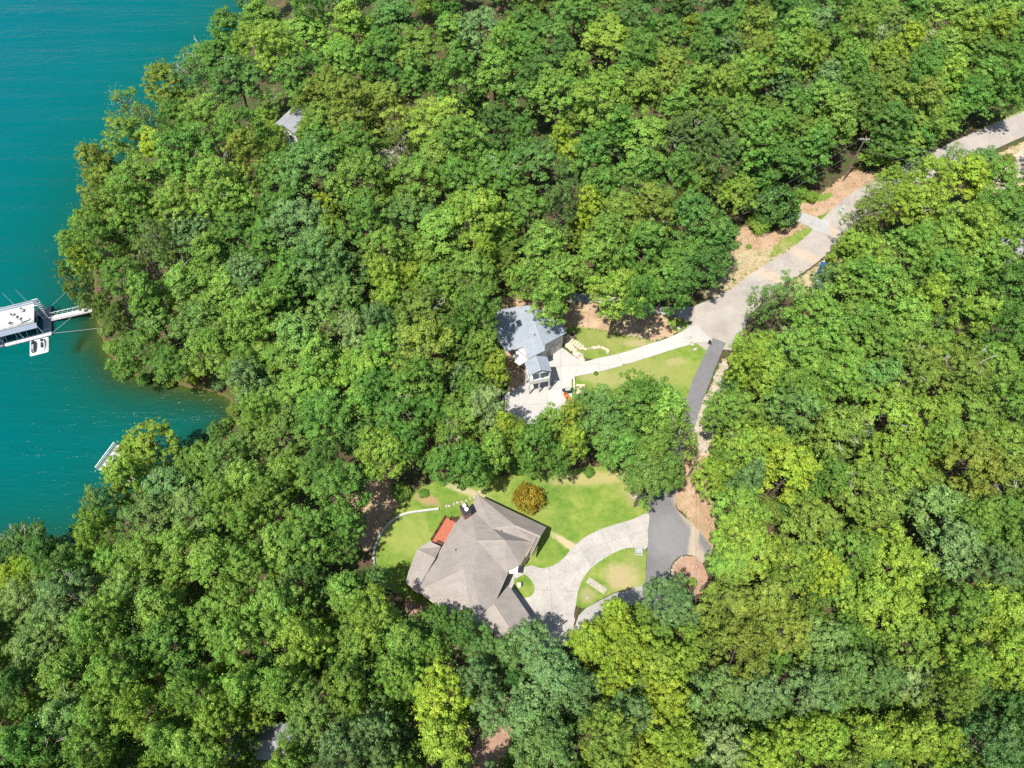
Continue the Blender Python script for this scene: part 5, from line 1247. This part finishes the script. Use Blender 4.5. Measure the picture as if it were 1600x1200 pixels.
# bushes and young plants that stand apart
BUSH = [(825,779,27,1.0,'R',0,'rounded olive-orange maple shrub on the lawn behind the brown-roofed house','shrub'),
        (1212,326,38,1.1,'D',2,'dense dark green round evergreen bush beside the red bank','bush'),
        (1186,351,19,.9,'LY',1,'bright lime round bush in front of the dark evergreen bush','bush'),
        (1163,318,18,1.0,'YL',0,'yellow-lime bush left of the dark evergreen bush','bush'),
        (1250,300,13,1.0,'L',0,'small green sapling at the foot of the red bank, left of its twin','bush'),
        (1268,308,11,1.0,'LY',1,'small lime sapling at the foot of the red bank, nearest the power pole','bush'),
        (1082,910,8,.8,'L',0,'tiny green shrub growing on the pine-straw island','shrub'),
        (627,769,17,.8,'L',0,'fresh green bush on the bare soil left of the lawn','bush'),
        (662,771,9,.5,'G',1,'low green weed clump on the bank beside the lawn','shrub'),
        (302,592,12,.9,'Y',1,'yellow-lime bush at the waterline of the cove','bush'),
        (366,640,13,.8,'OG',1,'deep olive bush at the innermost tip of the cove','bush'),
        (352,664,12,.8,'L',0,'green bush on the near bank of the cove tip','bush'),
        (340,602,12,.9,'B',0,'grey-green bush at the waterline in the corner of the cove','bush'),
        (931,583,4,.9,'G',2,'clipped dark green ball shrub at the edge of the pale driveway','shrub'),
        (1575,250,12,.9,'O',2,'olive yellow clipped shrub beside the far road','shrub'),
        (1385,250,12,.9,'LY',0,'lime green bush by the road below the far trees','bush'),
        (768,735,18,.7,'LO',1,'olive green bush at the top edge of the lawn','bush'),
        (800,728,15,.8,'G',0,'mid green bush at the top edge of the lawn, below the tree strip','bush'),
        (920,738,10,.8,'G',1,'small dark bush in the tree strip right of the lawn top','bush'),
        (1170,385,5,.7,'LY',0,'little weed tuft on the red bank above the road','shrub'),
        (725,975,22,1.0,'DG',1,'dark green bush against the lower wall of the brown-roofed house','bush'),
        (700,955,14,.8,'D',2,'dark clipped bush under the lower eave of the brown-roofed house','bush'),
        (166,516,13,.8,'PO',0,'olive bush at the waterline beside the gangway end','bush'),
        (174,542,14,.8,'L',1,'green bush leaning over the shallows below the gangway','bush'),
        (192,580,14,.8,'OL',0,'olive-lime bush at the left corner of the cove shore','bush'),
        (150,470,13,.9,'PO',1,'greyish olive bush above the gangway end','bush'),
        (225,592,12,.8,'G',1,'mid green bush on the cove shore under the trees','bush'),
        (265,597,11,.8,'OL',0,'olive bush midway along the cove shore','bush'),
        (870,525,4,.8,'D',2,'dark small shrub at the corner of the grey-roofed house','shrub')]
for i, (px, py, rp, hz, code, v_, lab, cat) in enumerate(BUSH):
    zb = 0.0
    for _ in range(6):
        v = P(px, py, zb + 1.0); s = rp*depth_at(v)/FPX/1.12; v = P(px, py, zb + .8*s*hz); zb = max(gz(v.x, v.y), LAKE+.05)
    t = thing('bush', lab, cat, (v.x, v.y, zb), i*1.3)
    c_ = bpy.data.objects.new('foliage', SHRUBS[v_]); c_.color = (*colour(code), 1); link(c_, t); c_.scale = (s, s, s*hz)
    bm = bmesh.new()
    for k in range(5): tube(bm, [(0,0,-.1),(math.cos(k*1.3)*.25*s, math.sin(k*1.3)*.25*s, .45*s*hz),(math.cos(k*1.3)*.55*s, math.sin(k*1.3)*.55*s, .9*s*hz)], [.05*s,.04*s,.015*s], 5)
    obj('stem', bm, M['bark'], t)

# smaller trees between the others, understorey in the gaps and woodland beyond the frame: one mass
CLEAR = [[(548,800),(560,745),(640,765),(700,745),(930,725),(985,735),(1035,770),(1048,700),(1070,640),(1105,580),(1135,560),(1132,620),(1118,690),(1112,760),(1128,880),(1108,940),(1000,945),(930,985),(850,1010),(640,960),(560,880)],
         [(765,470),(890,456),(1060,476),(1145,440),(1130,400),(1150,340),(1240,300),(1320,255),(1420,262),(1345,322),(1300,400),(1290,455),(1180,510),(1130,565),(1070,640),(900,645),(790,665),(765,560)],
         [(425,140),(478,135),(482,222),(432,228)],[(360,1125),(450,1125),(448,1190),(360,1190)],[(742,1120),(805,1120),(805,1215),(730,1215)],[(590,210),(640,205),(640,275),(585,275)],
         [(1400,300),(1480,235),(1620,150),(1640,260),(1500,285)]]
def inpoly(x, y, poly):
    c = False; n = len(poly)
    for i in range(n):
        (x1,y1),(x2,y2) = poly[i], poly[i-1]
        if (y1 > y) != (y2 > y) and x < (x2-x1)*(y-y1)/(y2-y1)+x1: c = not c
    return c
g = np.random.default_rng(77); D_ARR = np.array(discs)
GREENS = ['G','L','LY','D','B','OG','L','GB']
for gy in np.arange(-70, 1290, 24):
    for gx_ in np.arange(-90, 1700, 26):
        px = gx_+g.uniform(-10,10); py = gy+g.uniform(-10,10)
        if (np.hypot(D_ARR[:,0]-px, D_ARR[:,1]-py) < D_ARR[:,2]*.98+4).any(): continue
        inside = -15 < px < 1615 and -15 < py < 1215
        hs = (g.uniform(.85,1.05) if py < 70 else g.uniform(.48,.74)) if inside else g.uniform(.85,1.1)
        v, zb = stand(px, py, hs)
        if lsd(v.x, v.y) < 3.0: continue
        fx, fy = pix(Vector((v.x, v.y, zb)))
        if any(inpoly(fx, fy, q) or inpoly(px, py, q) for q in CLEAR): continue
        rp = g.uniform(20,32); D_ARR = np.vstack([D_ARR, (px, py, rp)])
        mass.append((v.x, v.y, zb, rp*depth_at(v)/FPX/CR*1.1, hs, colour(GREENS[g.integers(len(GREENS))])*.9, g.uniform(0,6.28), 'round', int(g.integers(5))))
pcol = bpy.data.collections.new('woodland_tree_kinds'); KINDS = []
for k in ('round','tall','flat','thin','pine'):
    for i, (cm, tm) in enumerate(PROTO[k]):
        c2 = cm.copy(); c2.materials.clear(); c2.materials.append(M['leaf_mass']); o = bpy.data.objects.new('kind_%02d' % len(KINDS), c2); pcol.objects.link(o); KINDS.append((k,i))
me = bpy.data.meshes.new('woodland'); me.from_pydata([(m[0],m[1],m[2]) for m in mass], [], [])
def attr(name, typ, key, data):
    a = me.attributes.new(name, typ, 'POINT'); a.data.foreach_set(key, np.array(data).ravel())
attr('kind_index','INT','value', np.array([KINDS.index((m[7],m[8])) for m in mass], np.int32))
attr('turn','FLOAT_VECTOR','vector', np.array([(0,0,m[6]) for m in mass], np.float32))
attr('size','FLOAT_VECTOR','vector', np.array([(m[3],m[3],m[4]) for m in mass], np.float32))
attr('tree_colour','FLOAT_COLOR','color', np.array([(*m[5],1) for m in mass], np.float32))
wood = tag(link(bpy.data.objects.new('woodland', me)), 'small trees and undergrowth filling the gaps in the wood', 'woodland', None, 'stuff')
ng = bpy.data.node_groups.new('woodland', 'GeometryNodeTree')
ng.interface.new_socket('Geometry', in_out='INPUT', socket_type='NodeSocketGeometry'); ng.interface.new_socket('Geometry', in_out='OUTPUT', socket_type='NodeSocketGeometry')
gi = ng.nodes.new('NodeGroupInput'); go = ng.nodes.new('NodeGroupOutput'); ci = ng.nodes.new('GeometryNodeCollectionInfo'); ip = ng.nodes.new('GeometryNodeInstanceOnPoints')
ci.inputs['Collection'].default_value = pcol; ci.inputs['Separate Children'].default_value = True; ci.inputs['Reset Children'].default_value = True
def named(nm, typ):
    n = ng.nodes.new('GeometryNodeInputNamedAttribute'); n.data_type = typ; n.inputs['Name'].default_value = nm; return n.outputs['Attribute']
ng.links.new(gi.outputs[0], ip.inputs['Points']); ng.links.new(ci.outputs[0], ip.inputs['Instance']); ip.inputs['Pick Instance'].default_value = True
ng.links.new(named('kind_index','INT'), ip.inputs['Instance Index'])
e2r = ng.nodes.new('FunctionNodeEulerToRotation'); ng.links.new(named('turn','FLOAT_VECTOR'), e2r.inputs[0]); ng.links.new(e2r.outputs[0], ip.inputs['Rotation'])
ng.links.new(named('size','FLOAT_VECTOR'), ip.inputs['Scale']); ng.links.new(ip.outputs[0], go.inputs[0])
wood.modifiers.new('trees','NODES').node_group = ng
print('mass trees', len(mass))
# weeds along the ragged edges of grass and soil, litter on bare soil
g = np.random.default_rng(5); pos = []; col = []; lit = []; lcol = []
WC = {'lawn':[(.10,.19,.03),(.22,.26,.06),(.30,.28,.11)],'dry_verge':[(.22,.24,.06),(.38,.31,.16)]}
for nm, pts in EDGES:
    n = len(pts)
    for i in range(n):
        a, b = pts[i], pts[(i+1)%n]; L = (b-a).length; k = int(L*2.2)
        for _ in range(k):
            q = a.lerp(b, g.uniform())+Vector((g.normal(0,.17),g.normal(0,.17),0)); cs = WC.get(nm, [(.10,.17,.03),(.20,.20,.06),(.30,.20,.11)])
            pos.append((q.x,q.y,.06)); col.append(cs[g.integers(len(cs))])
    if nm != 'lawn':
        xs_ = [p.x for p in pts]; ys_ = [p.y for p in pts]; A = (max(xs_)-min(xs_))*(max(ys_)-min(ys_)); poly = [(p.x,p.y) for p in pts]
        for _ in range(int(A*2.2)):
            x = g.uniform(min(xs_),max(xs_)); y = g.uniform(min(ys_),max(ys_))
            if inpoly(x, y, poly): lit.append((x,y,.115 if nm == 'planting_island' else .04)); lcol.append([(.20,.11,.065),(.34,.20,.12),(.52,.40,.27),(.14,.09,.055),(.24,.21,.07)][g.integers(5)])
        for _ in range(int(A*.25)):
            x = g.uniform(min(xs_),max(xs_)); y = g.uniform(min(ys_),max(ys_))
            if nm not in ('planting_island','gravel_shoulder') and inpoly(x, y, poly): pos.append((x,y,.06)); col.append([(.14,.19,.04),(.26,.25,.08)][g.integers(2)])
def clear_of_paving(pos, col):
    k = [i for i, q in enumerate(pos) if not any(inpoly(q[0], q[1], pv) for pv in PAVED)]
    return [pos[i] for i in k], [col[i] for i in k]
pos, col = clear_of_paving(pos, col)
lit, lcol = clear_of_paving(lit, lcol)
def scatter(name, pos, col, per, size, spread, label, cat, up):
    pos = np.array(pos); col = np.array(col); n = len(pos); c = np.repeat(pos, per, 0)+g.normal(0,1,(n*per,3))*np.array([spread,spread,spread*.35]); c[:,2] = np.maximum(c[:,2], np.repeat(pos[:,2],per))
    v, f, t = leaf_cloud(c, np.tile(np.array([0,0,1.0]),(n*per,1)), size, g, up, .5+g.normal(0,.15,n*per))
    me = cloud_mesh(name, [(v,f,t)], M['leaf_tuft']); a = me.attributes.new('tree_colour','FLOAT_COLOR','POINT'); cc = np.ones((n*per*4,4),np.float32); cc[:,:3] = np.repeat(col, per*4, 0); a.data.foreach_set('color', cc.ravel())
    tag(link(bpy.data.objects.new(name, me)), label, cat, None, 'stuff')
scatter('weeds', pos, col, 9, .20, .16, 'low weeds and grass tufts along the lawn and bank edges', 'weeds', .7)
scatter('leaf_litter', lit, lcol, 1, .24, .02, 'fallen leaves and straw scattered on bare soil', 'leaf litter', .25)
